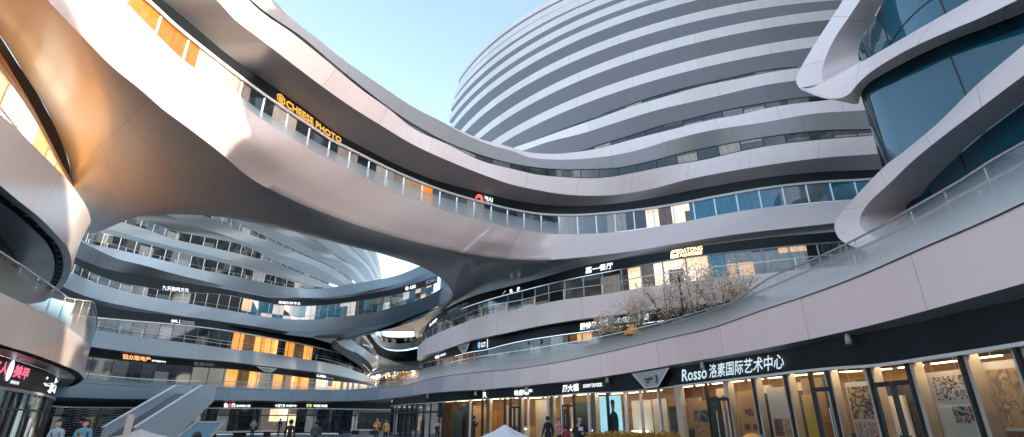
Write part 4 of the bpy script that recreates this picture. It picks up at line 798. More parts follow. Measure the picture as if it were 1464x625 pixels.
sign('white pharmacy style sign beginning with a cross over the bright court shop', CGL, CGF, [('十足数码', 393, 408, .22, .72, 'w', .04), ('中国移动', 409, 424, .25, .65, 'w', .03)])
sign('yellow and white sign over the darker court shop', CGL, CGF, [('链家', 438, 446, .2, .8, 'y', .03), ('WORK·HOME', 448, 468, .25, .7, 'w', .03)])
LS, LT_ = Edge(zed(shop_w, 3.05)), Edge(shop_w)
for e in (LS, LT_):
    q = np.array([(CX + F * (p[0] / p[1]) * (math.cos(TILT) + 0.2), 0) for p in e.P]); e.Q = q
def lpx(x, y):   # column on the left shop fascia for a sight line
    r = ray(x, y); k = r[0] / r[1]; return CX + F * k * (math.cos(TILT) + .2)
t = sign('pink characters with a white oval plate on the black fascia of the left shop', LS, LT_, [('名人', lpx(-14, 533), lpx(9, 535), .38, .86, 'p', .04), (shape([[(math.cos(a), math.sin(a)) for a in np.linspace(0, 6.28, 26)[:-1]]]), lpx(9.5, 533), lpx(17.5, 533), .2, .98, 'w'), ('美甲', lpx(19, 533), lpx(41, 535), .38, .88, 'p', .04), ('美容纹绣', lpx(15, 547), lpx(27, 549), .14, .27, 'w', .0)])
sign('white stacked characters near the bend of the left shop fascia', LS, LT_, [('衣', lpx(63, 545), lpx(68.5, 545), .1, .9, 'w', .03), ('品', lpx(69, 547), lpx(74.5, 547), .2, .95, 'w', .03)])
# trapezoid plaza signs
def plaza(label, Eb, Et, xa, xb, s, txt, vb=.06):
    p = Eb.at(Eb.at_px((xa + xb) / 2)); t = thing('plaza_sign', label, 'sign', tuple(p))
    poly = [(0, 1), (1, 1), (.72, 0), (.36, 0)]
    link('board', on_fascia(shape([poly])(), Eb, Et, xa, xb, vb, 1.0, .42), M('grey_board', (.42, .45, .46), .4), t)
    rim = [[(0, 1), (.045, 1), (.385, .06), (.36, 0)], [(.36, 0), (.385, .06), (.70, .06), (.72, 0)], [(.72, 0), (.70, .06), (.955, 1), (1, 1)]]
    link('rim', on_fascia(shape(rim)(), Eb, Et, xa, xb, vb, 1.0, .48), m_pale, t)
    for tx, a, b, v0, v1 in txt: link('lettering', on_fascia(letters(tx, .01), Eb, Et, xa + (xb-xa)*a, xa + (xb-xa)*b, v0, v1, .50), G['d'], t)
plaza('grey trapezoid PLAZA 3 board hanging from the arcade soffit', AL, AF, 903, 957, 1, [('PLAZA', .34, .56, .5, .66), ('3', .62, .69, .3, .72), ('■■', .38, .47, .36, .43)])
plaza('small grey trapezoid board on the first terrace fascia', L1GT, L1F2, 654, 672, 1, [('PLAZA', .36, .62, .5, .66)])
plaza('grey trapezoid board on the first court fascia above the lit cafe', C1G, C1F, 366, 396, 1, [('PLAZA', .3, .66, .45, .7)])
# ================================================================== POSTERS in the gallery shop
def art(name, cols, scale, seed):
    m, nt, N, K = nodes(name); o = N('ShaderNodeOutputMaterial'); b = N('ShaderNodeBsdfPrincipled', i={'Roughness': .6})
    tc = N('ShaderNodeTexCoord'); mp = N('ShaderNodeMapping', i={'Location': (seed, seed * 2.3, seed * .7)}); vo = N('ShaderNodeTexNoise', i={'Scale': scale, 'Detail': 3.0, 'Distortion': 1.5}); rc = N('ShaderNodeValToRGB')
    K(tc.outputs['Object'], mp.inputs[0]); K(mp.outputs[0], vo.inputs['Vector']); K(vo.outputs['Fac'], rc.inputs[0]); rc.color_ramp.interpolation = 'CONSTANT'; el = rc.color_ramp.elements
    while len(el) < len(cols): el.new(.5)
    for i, c in enumerate(cols): el[i].position = .3 + .4 * i / len(cols) if i else 0; el[i].color = rgba(c)
    K(rc.outputs[0], b.inputs['Base Color']); K(b.outputs[0], o.inputs[0]); return m
m_paper = M('poster_paper', (.82, .74, .66), .6, var=.03)
a_ink = art('ink_splashes', [(.8, .7, .6), (.8, .7, .6), (.1, .09, .09), (.8, .68, .55)], 5, 3)
a_yel = art('yellow_abstract', [(.8, .5, .1), (.85, .6, .2), (.05, .06, .08), (.4, .15, .2), (.85, .55, .15)], 4, 5)
a_red = art('red_sketches', [(.8, .7, .65), (.55, .18, .15), (.75, .55, .5), (.45, .1, .12)], 6, 8)
a_org = art('orange_picture', [(.8, .4, .12), (.75, .5, .25), (.45, .28, .2), (.85, .6, .35)], 2.2, 12)
a_brn = art('brown_picture', [(.3, .1, .08), (.45, .2, .12), (.25, .08, .1), (.7, .45, .25)], 3, 15)
a_blu = art('blue_picture', [(.05, .12, .17), (.04, .09, .13), (.6, .45, .35), (.06, .14, .2)], 3, 18)
def poster(label, x0, x1, z0, z1, pics, sheet=None, k=.6, hang=True):
    l0, l1 = AL.at_px(x0), AL.at_px(x1); B_ = base(AL, k, 0); a, b = AL.at(l0), AL.at(l1)
    d = lambda p: np.array([p[0], p[1], 0]) / np.hypot(p[0], p[1]) * k
    a = np.array([a[0], a[1], 0]) + d(a); b = np.array([b[0], b[1], 0]) + d(b); t = thing('poster', label, 'poster', tuple((a + b) / 2 + np.array([0, 0, z0])))
    out = -d((a + b) / 2) / k
    def slab(u0, u1, v0, v1, off, mat, nm):
        P = [a + (b - a) * u + np.array([0, 0, z0 + (z1 - z0) * v]) for u, v in ((u0, v0), (u1, v0), (u1, v1), (u0, v1))]
        mb = MB(); mb.hexa([p + out * off for p in P] + [p + out * (off + .012) for p in P]); return mb.build(nm, mat, t)
    slab(0, 1, 0, 1, 0, sheet or m_paper, 'sheet')
    for u0, u1, v0, v1, m in pics: slab(u0, u1, v0, v1, .016, m, 'picture')
    if hang:
        mb = MB()
        for u in (.2, .8): p = a + (b - a) * u + np.array([0, 0, z1]); mb.tube([p, p + np.array([0, 0, 3.4 - z1])], .006, 5)
        mb.build('cord', m_steel, t)
poster('white sheet with ink splashes and a blue picture, right of the double door', 1318, 1372, .2, 2.85, [(.12, .9, .72, .95, a_ink), (.42, .78, .5, .66, a_blu), (.8, .98, .52, .66, a_brn), (.08, .3, .14, .34, a_brn), (.38, .6, .14, .34, a_red), (.68, .9, .14, .34, a_brn)])
poster('large four part poster with orange and brown pictures at the right end of the gallery', 1396, 1490, .2, 2.95, [(.05, .5, .45, .93, a_org), (.54, .98, .45, .93, a_org), (.05, .5, .02, .42, a_brn), (.54, .98, .02, .42, a_brn)])
poster('poster with a yellow and black abstract painting above two red sketches', 1202, 1241, .2, 2.8, [(.05, .97, .55, .94, a_yel), (.06, .48, .16, .52, a_red), (.52, .96, .16, .52, a_red)])
poster('small yellow poster left of the single glass door', 1139, 1158, .8, 2.5, [(.1, .9, .1, .75, art('yellow_print', [(.8, .55, .05), (.85, .6, .1), (.75, .45, .1)], 3, 2))], M('yellow_sheet', (.8, .52, .2), .6))
poster('tall cream poster with brown prints in its lower half', 1092, 1122, .2, 2.85, [(.1, .5, .3, .55, a_brn), (.55, .95, .3, .55, a_org), (.3, .9, .05, .26, a_brn)])
poster('tall orange poster with dark round motifs', 1050, 1076, .2, 2.8, [(.3, .75, .6, .72, a_brn), (.15, .45, .38, .48, a_brn), (.6, .9, .38, .48, a_brn)], M('orange_sheet', (.85, .5, .2), .6))
poster('pair of small pictures on an orange board beside the corner pilaster', 985, 1009, .3, 2.5, [(.05, .95, .55, .8, a_blu), (.05, .45, .3, .5, a_red), (.5, .95, .3, .5, a_org)], M('orange_board', (.75, .45, .18), .6))
# light blue advertising panel with a man in a dark suit
def ad():
    x0, x1 = 856, 887; k = .35
    l0, l1 = AL.at_px(x0), AL.at_px(x1); a, b = AL.at(l0), AL.at(l1); dd = np.array([a[0], a[1], 0]) / np.hypot(a[0], a[1]); a = np.array([a[0], a[1], 0]) + dd * k; b = np.array([b[0], b[1], 0]) + dd * k
    t = thing('advertising_panel', 'light blue advertising panel with a man in a dark suit in the jewellery window', 'poster', tuple((a + b) / 2))
    W_ = lambda u, v: a + (b - a) * u + np.array([0, 0, .25 + 2.75 * v])
    def flat(nm, pts, off, m):
        mb = MB(); n = len(pts); P = [W_(u, v) - dd * off for u, v in pts]; Q = [p - dd * .01 for p in P]; b0 = len(mb.v); mb.v += [tuple(p) for p in P + Q]
        mb.f += [tuple(range(n)), tuple(range(2*n-1, n-1, -1))] + [(i, (i+1) % n, n+(i+1) % n, n+i) for i in range(n)]; mb.uv = [[(0, 0)] * len(f) for f in mb.f]; mb.mi = [0] * len(mb.f); mb.build(nm, m, t)
    m_ad = glow('lit_blue_panel', (.32, .62, .72), .25); flat('panel', [(0, 0), (1, 0), (1, 1), (0, 1)], 0, m_ad)
    s = lambda L: [(.62 + u, v) for u, v in L]
    flat('suit', s([(-.16, .08), (.2, .08), (.22, .5), (.17, .62), (.06, .68), (-.06, .68), (-.14, .6), (-.18, .45)]), .02, M('suit_print', (.03, .1, .13), .7))
    flat('face', s([(-.05, .68), (.05, .68), (.085, .76), (.085, .84), (-.075, .84), (-.075, .76)]), .025, M('face_print', (.55, .42, .36), .7))
    flat('hair', s([(-.09, .82), (.09, .81), (.1, .88), (.05, .92), (-.05, .92), (-.1, .88)]), .03, M('hair_print', (.03, .04, .05), .7))
ad()
# display counters in the shops
m_cnt = M('white_counter', (.7, .68, .64), .3)
for i, (x, dpt, m) in enumerate(((880, 3.2, 'long white jewellery counter behind the advertising panel'), (930, 3.0, 'short white jewellery counter beside the corner pilaster'), (765, 3.0, 'white reception counter in the property agency'), (830, 3.4, 'white display counter behind the man in black'))):
    p = base(AL, dpt).at(AL.at_px(x)); t = thing('display_counter', m, 'counter', tuple(p)); mb = MB(); a_ = math.atan2(p[1], p[0])
    mb.box((p[0], p[1], .45), (.7, 2.4 if i == 0 else 1.5, .86), a_); mb.build('cabinet', m_cnt, t)
    mb = MB(); mb.box((p[0], p[1], .96), (.74, 2.4 if i == 0 else 1.5, .1), a_); mb.build('lit_top', m_lampw, t)
# ================================================================== STAIR, BENCHES, COVERS
st = thing('outdoor_stair', 'blue grey straight stair with solid sides rising to the first gallery of the court', 'stair', (-34, 48, 0))
XL, XR = -35.1, -32.4
def zst(y): return (y - 47.5) * 4.0 / 8.3
mb = MB()
for k in range(26):
    y = 47.7 + k * .32; mb.box(((XL+XR)/2, y + .16, zst(y) / 2 + .09), (XR - XL - .3, .32, max(.17, zst(y) + .17)))
mb.build('steps', M('stair_stone', (.2, .23, .25), .7), st)
for x, nm in ((XR, 'side_panel'), (XL, 'side_panel')):
    prof = [(47.3, 0), (47.3, .95), (55.8, 4.9), (56.6, 5.0), (58.6, 5.0), (58.6, 3.5), (53.2, 0)]
    mb = MB(); n = len(prof); mb.v = [(x - .08, y, z) for y, z in prof] + [(x + .08, y, z) for y, z in prof]
    mb.f = [tuple(range(n)), tuple(range(2*n-1, n-1, -1))] + [(i, (i+1) % n, n+(i+1) % n, n+i) for i in range(n)]; mb.uv = [[(0, 0)] * len(f) for f in mb.f]; mb.mi = [0] * len(mb.f)
    mb.build(nm, M('stair_cladding', (.55, .62, .68), .35), st)
    mb = MB(); mb.bar((x, 47.2, 1.0), (x, 55.8, 4.97), .3, .1); mb.bar((x, 55.8, 4.97), (x, 58.6, 5.06), .3, .1); mb.build('handrail', M('stair_coping', (.7, .74, .78), .4), st)
def seat(label, x0, x1, d0, d1, h, w):
    a, b = gnd(x0, d0), gnd(x1, d1); t = thing('bench', label, 'bench', tuple((a + b) / 2)); n = (b - a) / np.linalg.norm(b - a)
    mid = (a + b) / 2 + np.array([0, -.8, 0]); P = np.array([a*(1-s)**2 + 2*mid*s*(1-s) + b*s*s for s in np.linspace(0, 1, 14)])
    mb = MB(); mb.sweep(P + np.array([0, 0, h]), w, .12); mb.build('seat', m_pale, t)
    for s in (1, 6, 7, 12): 
        mb = MB(); mb.bar(P[s], P[s] + np.array([0, 0, h]), .12, w * .7); mb.build('leg', m_dark, t)
seat('long pale curved bench in front of the passage shops', 486, 538, 70, 66, .5, .8)
seat('pale curved bench in front of the cafe with orange seats', 300, 392, 50, 58, .55, 1.0)
seat('low pale bench near the passage opening', 556, 576, 74, 72, .5, .7)
def cover(label, px, d, h, r, n=4, rot=.3):
    c = gnd(px, d); t = thing('fabric_canopy', label, 'canopy', tuple(c)); ring_ = lambda rr, z: np.array([(c[0] + rr * math.cos(rot + 2*math.pi*k/24) * (1 + .18*math.cos(4*(2*math.pi*k/24))), c[1] + rr * math.sin(rot + 2*math.pi*k/24) * (1 + .18*math.cos(4*(2*math.pi*k/24))), z) for k in range(25)])
    strip('fabric', t, M('white_fabric', (.62, .66, .7), .8), [ring_(.02, h), ring_(r*.22, h*.9), ring_(r*.55, h*.78), ring_(r, h*.66), ring_(r*1.02, h*.52)], n=49)
    mb = MB()
    for k in range(4): a = rot + math.pi/2*k; mb.tube([(c[0]+r*1.1*math.cos(a), c[1]+r*1.1*math.sin(a), 0), (c[0]+r*1.1*math.cos(a), c[1]+r*1.1*math.sin(a), h*.62)], .03, 8)
    mb.build('pole', m_steel, t)
cover('pointed white fabric canopy in the plaza before the property agency', 722, 15, 1.48, 1.15)
cover('blue white fabric canopy at the foot of the stair', 205, 26, 1.2, 1.25, rot=.6)
c = gnd(186, 25); t = thing('totem', 'slim white upright totem at the foot of the stair', 'totem', tuple(c)); mb = MB(); mb.box(c + np.array([0, 0, .92]), (.26, .12, 1.84)); mb.build('post', m_pale, t); mb = MB(); mb.box(c + np.array([0, 0, .03]), (.5, .4, .06)); mb.build('base', m_dark, t)
c = gnd(287, 46); t = thing('glazed_hatch', 'tilted glass stair hatch with a pale frame before the cafe', 'hatch', tuple(c))
fr = [c + np.array(v) for v in ((-1.7, -.2, .15), (1.1, -.2, .15), (1.7, .6, 1.45), (-.7, .6, 1.45))]; mb = MB()
for i in range(4): mb.bar(fr[i], fr[(i+1) % 4], .14)
mb.build('frame', m_pale, t); mb = MB(); mb.quad(fr); mb.build('pane', m_winblue, t); mb = MB(); mb.box(c + np.array([0, .25, .08]), (3.4, 1.2, .16)); mb.build('plinth', m_dark, t)
# orange topped kiosk bin near the gallery
c = gnd(1071, 7.6); t = thing('domed_bin', 'orange domed bin with a navy hood before the gallery', 'bin', tuple(c)); mb = MB(); mb.tube([c, c + np.array([0, 0, 1.2])], .2, 20); mb.build('body', M('navy_paint', (.02, .08, .14), .35), t, True)
mb = MB(); mb.ball(c + np.array([-.02, -.05, 1.2]), (.2, .2, .235), 24, 14); mb.build('dome', M('orange_paint', (.85, .33, .04), .35), t, True)
mb = MB(); mb.ball(c + np.array([.08, .05, 1.2]), (.23, .2, .228), 24, 14); mb.build('hood', M('navy_hood', (.02, .09, .14), .3), t, True)
# white outdoor chairs before the jeweller
def chair(px, d, rz, label):
    c = gnd(px, d); t = thing('wire_chair', label, 'chair', tuple(c), rz, 'white chairs before the jewellery shop'); mb = MB()
    mb.box((0, 0, .45), (.44, .44, .04)); mb.build('seat', m_pale, t, local=True)
    mb = MB()
    for k in range(5): mb.bar((-.2 + .1*k, .21, .47), (.2 - .1*k, .25, .85), .02)
    mb.bar((-.22, .25, .86), (.22, .25, .86), .03); mb.build('backrest', m_pale, t, local=True)
    for sx in (-1, 1):
        for sy in (-1, 1): mb = MB(); mb.bar((.2*sx, .2*sy, .44), (.25*sx*-1 if sy > 0 else .23*sx, .25*sy, 0), .025); mb.build('leg', m_pale, t, local=True)
for i, (px, d) in enumerate(((873, 24.0), (884, 24.5), (908, 22.5), (921, 21.8), (936, 21.5))):
    chair(px, d, .5 * i, ('white wire chair nearest the advertising panel', 'white wire chair right of the advertising panel', 'white wire chair in the middle of the jewellery window', 'white wire chair before the jewellery counter', 'white wire chair nearest the gallery corner')[i])
# ================================================================== PLANTING
def leafmat(name, c1, c2):
    m, nt, N, K = nodes(name); o = N('ShaderNodeOutputMaterial'); b = N('ShaderNodeBsdfPrincipled', i={'Roughness': .6}); g = N('ShaderNodeNewGeometry'); rc = N('ShaderNodeValToRGB')
    K(g.outputs['Random Per Island'], rc.inputs[0]); rc.color_ramp.elements[0].color = rgba(c1); rc.color_ramp.elements[1].color = rgba(c2); K(rc.outputs[0], b.inputs['Base Color'])
    tl = N('ShaderNodeBsdfTranslucent'); K(rc.outputs[0], tl.inputs[0]); mx = N('ShaderNodeMixShader', i={0: .3}); K(b.outputs[0], mx.inputs[1]); K(tl.outputs[0], mx.inputs[2]); K(mx.outputs[0], o.inputs[0]); return m
def leaf(mb, p, s, rnd):
    a = Vector((rnd.uniform(-1, 1), rnd.uniform(-1, 1), rnd.uniform(-1, 1))).normalized(); b = a.orthogonal().normalized(); b = b * math.cos(rnd.random()*6.28) + a.cross(b) * math.sin(rnd.random()*6.28)
    a = np.array(a) * s; b = np.array(b) * s * .55; p = np.asarray(p)
    mb.quad([p - a, p + b, p + a, p - b])
m_bark = M('bark', (.2, .15, .11), .9, var=.3)
m_blos = leafmat('dry_blossom', (.84, .67, .50), (.98, .89, .78)); m_rust = leafmat('rust_leaves', (.2, .13, .05), (.5, .27, .1)); m_green = leafmat('dark_green_leaves', (.02, .045, .03), (.07, .1, .05)); m_olive = leafmat('olive_leaves', (.09, .1, .03), (.42, .26, .06)); m_yell = leafmat('yellow_leaves', (.5, .3, .05), (.8, .55, .15))
def tree(label, px, d, z, h, r, nl, lm, group, seed, ls=.066, name='terrace_tree'):
    rnd = random.Random(seed); c = gnd(px, d, z); t = thing(name, label, 'tree', tuple(c), 0, group); tr = MB(); tips = []
    tr.tube([c, c + np.array([.05, 0, h*.22]), c + np.array([0, .05, h*.4])], [.09, .07, .055], 8)
    for k in range(9):
        a = 2*math.pi*k/9 + rnd.uniform(-.3, .3); L_ = h * rnd.uniform(.5, .66); sp = r * rnd.uniform(.35, .95)
        p0 = c + np.array([0, 0, h * rnd.uniform(.15, .4)]); p1 = p0 + np.array([math.cos(a)*sp*.45, math.sin(a)*sp*.45, L_*.5]); p2 = p0 + np.array([math.cos(a)*sp, math.sin(a)*sp, L_])
        if p2[2] > z + h: p2[2] = z + h
        tr.tube([p0, p1, p2], [.04, .025, .01], 6); tips += [p0 + (p1-p0)*.6, p1, (p1+p2)/2, p2]
        for q in range(4):
            s = p1 + (p2 - p1) * rnd.random(); e = s + np.array([rnd.gauss(0, .25)*r, rnd.gauss(0, .25)*r, rnd.uniform(.1, .3)*h*.5]); tr.tube([s, e], [.012, .005], 5); tips += [e, (s+e)/2]
    tr.build('trunk', m_bark, t); mb = MB()
    for i in range(nl):
        p = tips[rnd.randrange(len(tips))] + np.array([rnd.gauss(0, .16)*r, rnd.gauss(0, .16)*r, rnd.gauss(0, .09)*h]); leaf(mb, p, ls * rnd.uniform(.6, 1.3), rnd)
    mb.build('crown', lm, t)
for i, (px, d, h, r, lab) in enumerate(((876, 33, 3.9, 1.1, 'thin leafed pale tree at the left end of the terrace row'), (925, 32, 4.6, 1.5, 'pale dry leafed tree left of the glowing sign'), (972, 31, 5.0, 1.6, 'full pale dry leafed tree below the glowing sign'), (1012, 30, 5.0, 1.5, 'pale dry leafed tree beside the dark terrace post'), (1052, 28.5, 4.6, 1.4, 'pale dry leafed tree before the blue panes'), (1084, 27, 3.4, 1.0, 'low pale tree at the right end of the terrace row'))):
    tree(lab, px, AB.at(AB.at_px(px))[1] + 1.7, 5.2, h * .74, r, 1900, m_blos, 'pale trees on the terrace', 40 + i)
tree('rust leafed bush at the left end of the terrace planting', 905, AB.at(AB.at_px(905))[1] + 1.3, 5.2, 2.3, 1.0, 900, m_rust, 'bushes along the terrace railing', 61, .06, 'terrace_bush')
def hedge(label, P, w, h, n, lm, s, seed, name='hedge', top=None):
    rnd = random.Random(seed); P = rs(np.array(P), 40); c = P[20]; t = thing(name, label, 'hedge', tuple(c)); mb = MB(); core = MB(); core.sweep(P + np.array([0, 0, h*.45]), w*.75, h*.85); core.build('stems', m_bark, t)
    tb = MB()
    for i in range(n):
        k = rnd.random()*38; j = int(k); p = P[j] + (P[j+1]-P[j])*(k-j); T_ = P[j+1]-P[j]; nrm = np.array([T_[1], -T_[0], 0]); nrm /= np.linalg.norm(nrm)+1e-9
        q = rnd.random(); v = rnd.random()
        if q < .45: o_, z_ = rnd.uniform(-.5, .5), 1.0 + rnd.gauss(0, .03)
        else: o_, z_ = rnd.choice((-.5, .5)) + rnd.gauss(0, .03), v
        leaf(tb if (top and z_ > .93) else mb, p + nrm*o_*w + np.array([0, 0, h*z_*(1+.05*math.sin(j))]), s*rnd.uniform(.6, 1.3), rnd)
    mb.build('foliage', lm, t)
    if top: tb.build('foliage_top', top, t)
hedge('clipped olive hedge with orange tips in the plaza before the jeweller', [gnd(850, 13.4), gnd(905, 12.8), gnd(974, 12.0)], 1.0, 1.22, 9000, m_olive, .035, 5, top=leafmat('orange_tips', (.35, .2, .04), (.6, .34, .08)))
hq = AG.cut(862, 1090); hedge('dark green planting along the terrace railing under the pale trees', (base(hq, 1.2, 5.2)).P, .8, 1.5, 6000, m_green, .07, 9)
# parasols on the terrace
def parasol(label, px, d, z, h, r, m):
    c = gnd(px, d, z); t = thing('parasol', label, 'parasol', tuple(c)); mb = MB(); mb.tube([c, c + np.array([0, 0, h])], .03, 8); mb.build('pole', m_steel, t)
    rg = lambda rr, zz: np.array([(c[0]+rr*math.cos(a), c[1]+rr*math.sin(a), c[2]+zz) for a in np.linspace(0, 2*math.pi, 9)])
    strip('canopy', t, m, [rg(.01, h), rg(r*.5, h-.18), rg(r, h-.5), rg(r*.98, h-.62)], n=9, smooth=False, keep=True)
parasol('small orange parasol in the terrace planting', 916, AB.at(AB.at_px(916))[1] + .9, 5.2, 1.75, .55, M('orange_canvas', (.85, .38, .05), .7))
parasol('white parasol on the terrace left of the planting', 858, AB.at(AB.at_px(858))[1] + 1.2, 5.2, 1.6, .6, M('white_canvas', (.75, .76, .76), .7))
c = gnd(823, AB.at(AB.at_px(823))[1] + 1.6, 5.2); t = thing('white_cabinet', 'white square cabinet behind the terrace railing', 'cabinet', tuple(c)); mb = MB(); mb.box(c + np.array([0, 0, .75]), (1.3, .6, 1.3)); mb.build('body', m_cnt, t); mb = MB(); mb.box(c + np.array([0, -.31, .75]), (1.1, .02, .9)); mb.build('front', m_pale, t)
c = gnd(996, AB.at(AB.at_px(996))[1] + 1.0, 5.2); t = thing('terrace_post', 'slim dark post among the pale terrace trees', 'post', tuple(c)); mb = MB(); mb.tube([c, c + np.array([0, 0, 3.6])], .05, 10); mb.build('shaft', m_dark, t); mb = MB(); mb.box(c + np.array([0, 0, .05]), (.3, .3, .1)); mb.build('base', m_dark, t)
# street beyond the passage: pale block and yellow trees
c = gnd(560, 190); blk = thing('apartment_block', 'pale apartment block with small windows beyond the passage', 'building', tuple(c))
mb = MB(); mb.box(c + np.array([0, 8, 12]), (46, 12, 24)); mb.build('wall', M('pale_render', (.8, .74, .7), .8, emit=None), blk)
mb = MB()
for i in range(14):
    for j in range(6): mb.box(c + np.array([-21 + i*3.2, 1.96, 3 + j*3.6]), (1.5, .12, 1.6))
mb.build('window', m_wincool, blk)
for i, (px, d) in enumerate(((541, 128), (552, 132), (566, 126), (577, 130), (590, 127), (603, 131))):
    tree(('yellow tree at the left of the street beyond the passage', 'yellow tree second from the left beyond the passage', 'tall yellow tree in the middle of the passage opening', 'yellow tree right of the middle of the passage opening', 'yellow tree before the pale block', 'yellow tree at the right of the passage opening')[i], px, d, 0, 10.5 + (i % 3), 3.2, 1500, m_yell, 'yellow trees beyond the passage', 80 + i, .28, 'street_tree')
# ================================================================== PEOPLE
m_skin = M('skin', (.58, .38, .28), .55, var=.05); m_hair = M('black_hair', (.012, .011, .012), .45); m_eye = M('eye', (.02, .015, .015), .2)
CL = {}
def cloth(c):
    if c not in CL: CL[c] = M('cloth', c, .85, var=.12, scale=9)
    return CL[c]
def person(label, px, d, H, face, top, legs, pose='stand', coat=False, longhair=False, bag=None, held=None, scarf=None, seed=0, z=0.0):
    rnd = random.Random(seed + int(px)); V, Ed, Rr = [], [], []
    def v(p, r, par=None):
        V.append((p[0]*H, p[1]*H, p[2]*H)); Rr.append(r*H)
        if par is not None: Ed.append((par, len(V)-1))
        return len(V)-1
    pel = v((0, 0, .52), .068); wai = v((0, .0, .6), .062, pel); che = v((0, -.005, .72), .075, wai); nk0 = v((0, -.004, .80), .05, che); nk = v((0, .004, .845), .028, nk0)
    h0 = v((0, .012, .885), .04, nk); h1 = v((0, .014, .93), .054, h0); v((0, .008, .975), .042, h1)
    v((0, .065, .918), .011, h1)                                         # nose
    for s in (-1, 1): v((s*.056, .008, .922), .010, h1)                   # ears
    stride = .09 if pose == 'walk' else .015; hands = []
    for s in (-1, 1):
        hip = v((s*.045, 0, .49), .055, pel); kn = v((s*.05, s*stride*.7 + .012, .275), .040, hip); an = v((s*.05, s*stride - .01, .05), .024, kn); ft = v((s*.056, s*stride + .03, .022), .024, an); v((s*.06, s*stride + .08, .018), .018, ft)
        sh = v((s*.105, -.002, .795), .044, nk0)
        if pose == 'up' or (pose == 'face' and s > 0): el = (s*.15, .06, .68); wr = (s*.07, .13, .80)
        elif pose in ('hold', 'face'): el = (s*.14, .02, .63); wr = (s*.045, .13, .66)
        else: el = (s*.145, -.015 + s*stride*-.3, .635); wr = (s*.15, .03 - s*stride*.6, .49)
        e = v(el, .033, sh); w_ = v(wr, .021, e); dirn = np.array(wr) - np.array(el); dirn /= np.linalg.norm(dirn)
        side = np.cross(dirn, (0, 1, .3)); side /= np.linalg.norm(side); pm = v(np.array(wr) + dirn*.035, .019, w_); hands.append(np.array(wr) + dirn*.05)
        for q in range(4):
            b = np.array(wr) + dirn*.055 + side*(q-1.5)*.0125; f1 = v(b, .0065, pm); v(b + dirn*(.03 if q in (1, 2) else .023) + np.array([0, .006, 0]), .0052, f1)
        tb = v(np.array(wr) + dirn*.03 + side*.024, .0065, pm); v(np.array(wr) + dirn*.052 + side*.034, .0055, tb)
    me = bpy.data.meshes.new('person'); me.from_pydata(V, Ed, []); o = bpy.data.objects.new('tmp', me); COL.objects.link(o)
    o.modifiers.new('s', 'SKIN'); sv = me.skin_vertices[0].data
    for i, r in enumerate(Rr): sv[i].radius = (r, r * (.72 if i in (0, 1, 2) else 1)); sv[i].use_root = (i == 0)
    o.modifiers.new('u', 'SUBSURF').levels = 1; dg = bpy.context.evaluated_depsgraph_get(); dg.update(); bm = bpy.data.meshes.new_from_object(o.evaluated_get(dg)); bpy.data.objects.remove(o)
    c = gnd(px, d, z); t = thing('person', label, 'person', tuple(c), face, None)
    bm.name = 'body'; mats = [cloth(top), cloth(legs), m_skin, cloth((.02, .02, .022))]; bo = link('body', bm, mats, t, True, True)
    hd = [h * H for h in hands]; lo = .33 if coat else .485
    for p in bm.polygons:
        x, y, zz = p.center; zf = zz / H
        if zf > .85 or any((x-h[0])**2 + (y-h[1])**2 + (zz-h[2])**2 < (.055*H)**2 for h in hd): p.material_index = 2
        elif zf < .045: p.material_index = 3
        elif zf < lo or (abs(x) < .0 and zf < lo): p.material_index = 1 if not (abs(x) > .115*H and zf > .4) else 0
    # hair cap
    mb = MB(); mb.ball((0, -.004*H, .942*H), (.066*H, .072*H, .068*H), 16, 10); keep = []
    for f in mb.f:
        q = np.mean([mb.v[i] for i in f], axis=0); 
        if not (q[1] > .022*H and q[2] < .962*H) and q[2] > (.90 if not longhair else .89)*H: keep.append(f)
    if longhair:
        b0 = len(mb.v); mb.tube([(0, -.02*H, .93*H), (0, -.045*H, .86*H), (0, -.05*H, .79*H)], [.062*H, .06*H, .035*H], 10); keep += mb.f[-(2*10+2):] if len(mb.f) > 22 else []
    mb.f = keep; mb.uv = [[(0, 0)]*len(f) for f in keep]; mb.mi = [0]*len(keep); mb.build('hair', m_hair, t, True, True)
    for s in (-1, 1): mb = MB(); mb.ball((s*.022*H, .06*H, .934*H), .0075*H, 8, 6); mb.build('eye', m_eye, t, True, True)
    if coat:
        rg = lambda r, zz: np.array([(r*H*math.cos(a), r*.8*H*math.sin(a), zz*H) for a in np.linspace(0, 2*math.pi, 17)])
        MBs = strip('coat_skirt', None, cloth(top), [rg(.088, .6), rg(.098, .5), rg(.112, .36)], n=17, keep=True); MBs.parent = t
    if bag:
        b = bpy.data.objects; mb = MB(); mb.box((.02*H, (-.12 if bag[1] == 'back' else .1)*H, .70*H if bag[1] == 'back' else .6*H), (.16*H, .07*H, .18*H)); s = mb.build('bag', cloth(bag[0]), None); 
        s.location = c; s.rotation_euler = (0, 0, face); tag(s, bag[2], 'bag')
    if held:
        mb = MB(); h = (hd[0] + hd[1]) / 2 if pose != 'stand' else hd[1]; mb.box((h[0], h[1] + .03*H, h[2]), (.09*H, .02*H, .07*H)); s = mb.build(held[1], cloth(held[0]), None); s.location = c; s.rotation_euler = (0, 0, face); tag(s, held[2], held[1].replace('_', ' '))
    return t
W_ = math.pi
BK, NV = (.018, .02, .024), (.03, .05, .07)
person('woman with hair tied back in a grey blue hoodie near the left shop', 87, 17, 1.62, W_, (.32, .38, .44), BK, 'hold')
person('woman in a bright blue jacket looking down, right of the one in the hoodie', 125, 17.5, 1.62, W_+.4, (.12, .3, .42), BK, 'hold', longhair=True, held=((.8, .3, .1), 'phone', 'small orange phone in the hand of the woman in blue'))
person('man in a dark coat behind the woman in blue', 118, 24, 1.74, .2, BK, NV, coat=True)
person('child with dark hair at the lower edge near the stair canopy', 286, 11.5, 1.37, 0, BK, NV)
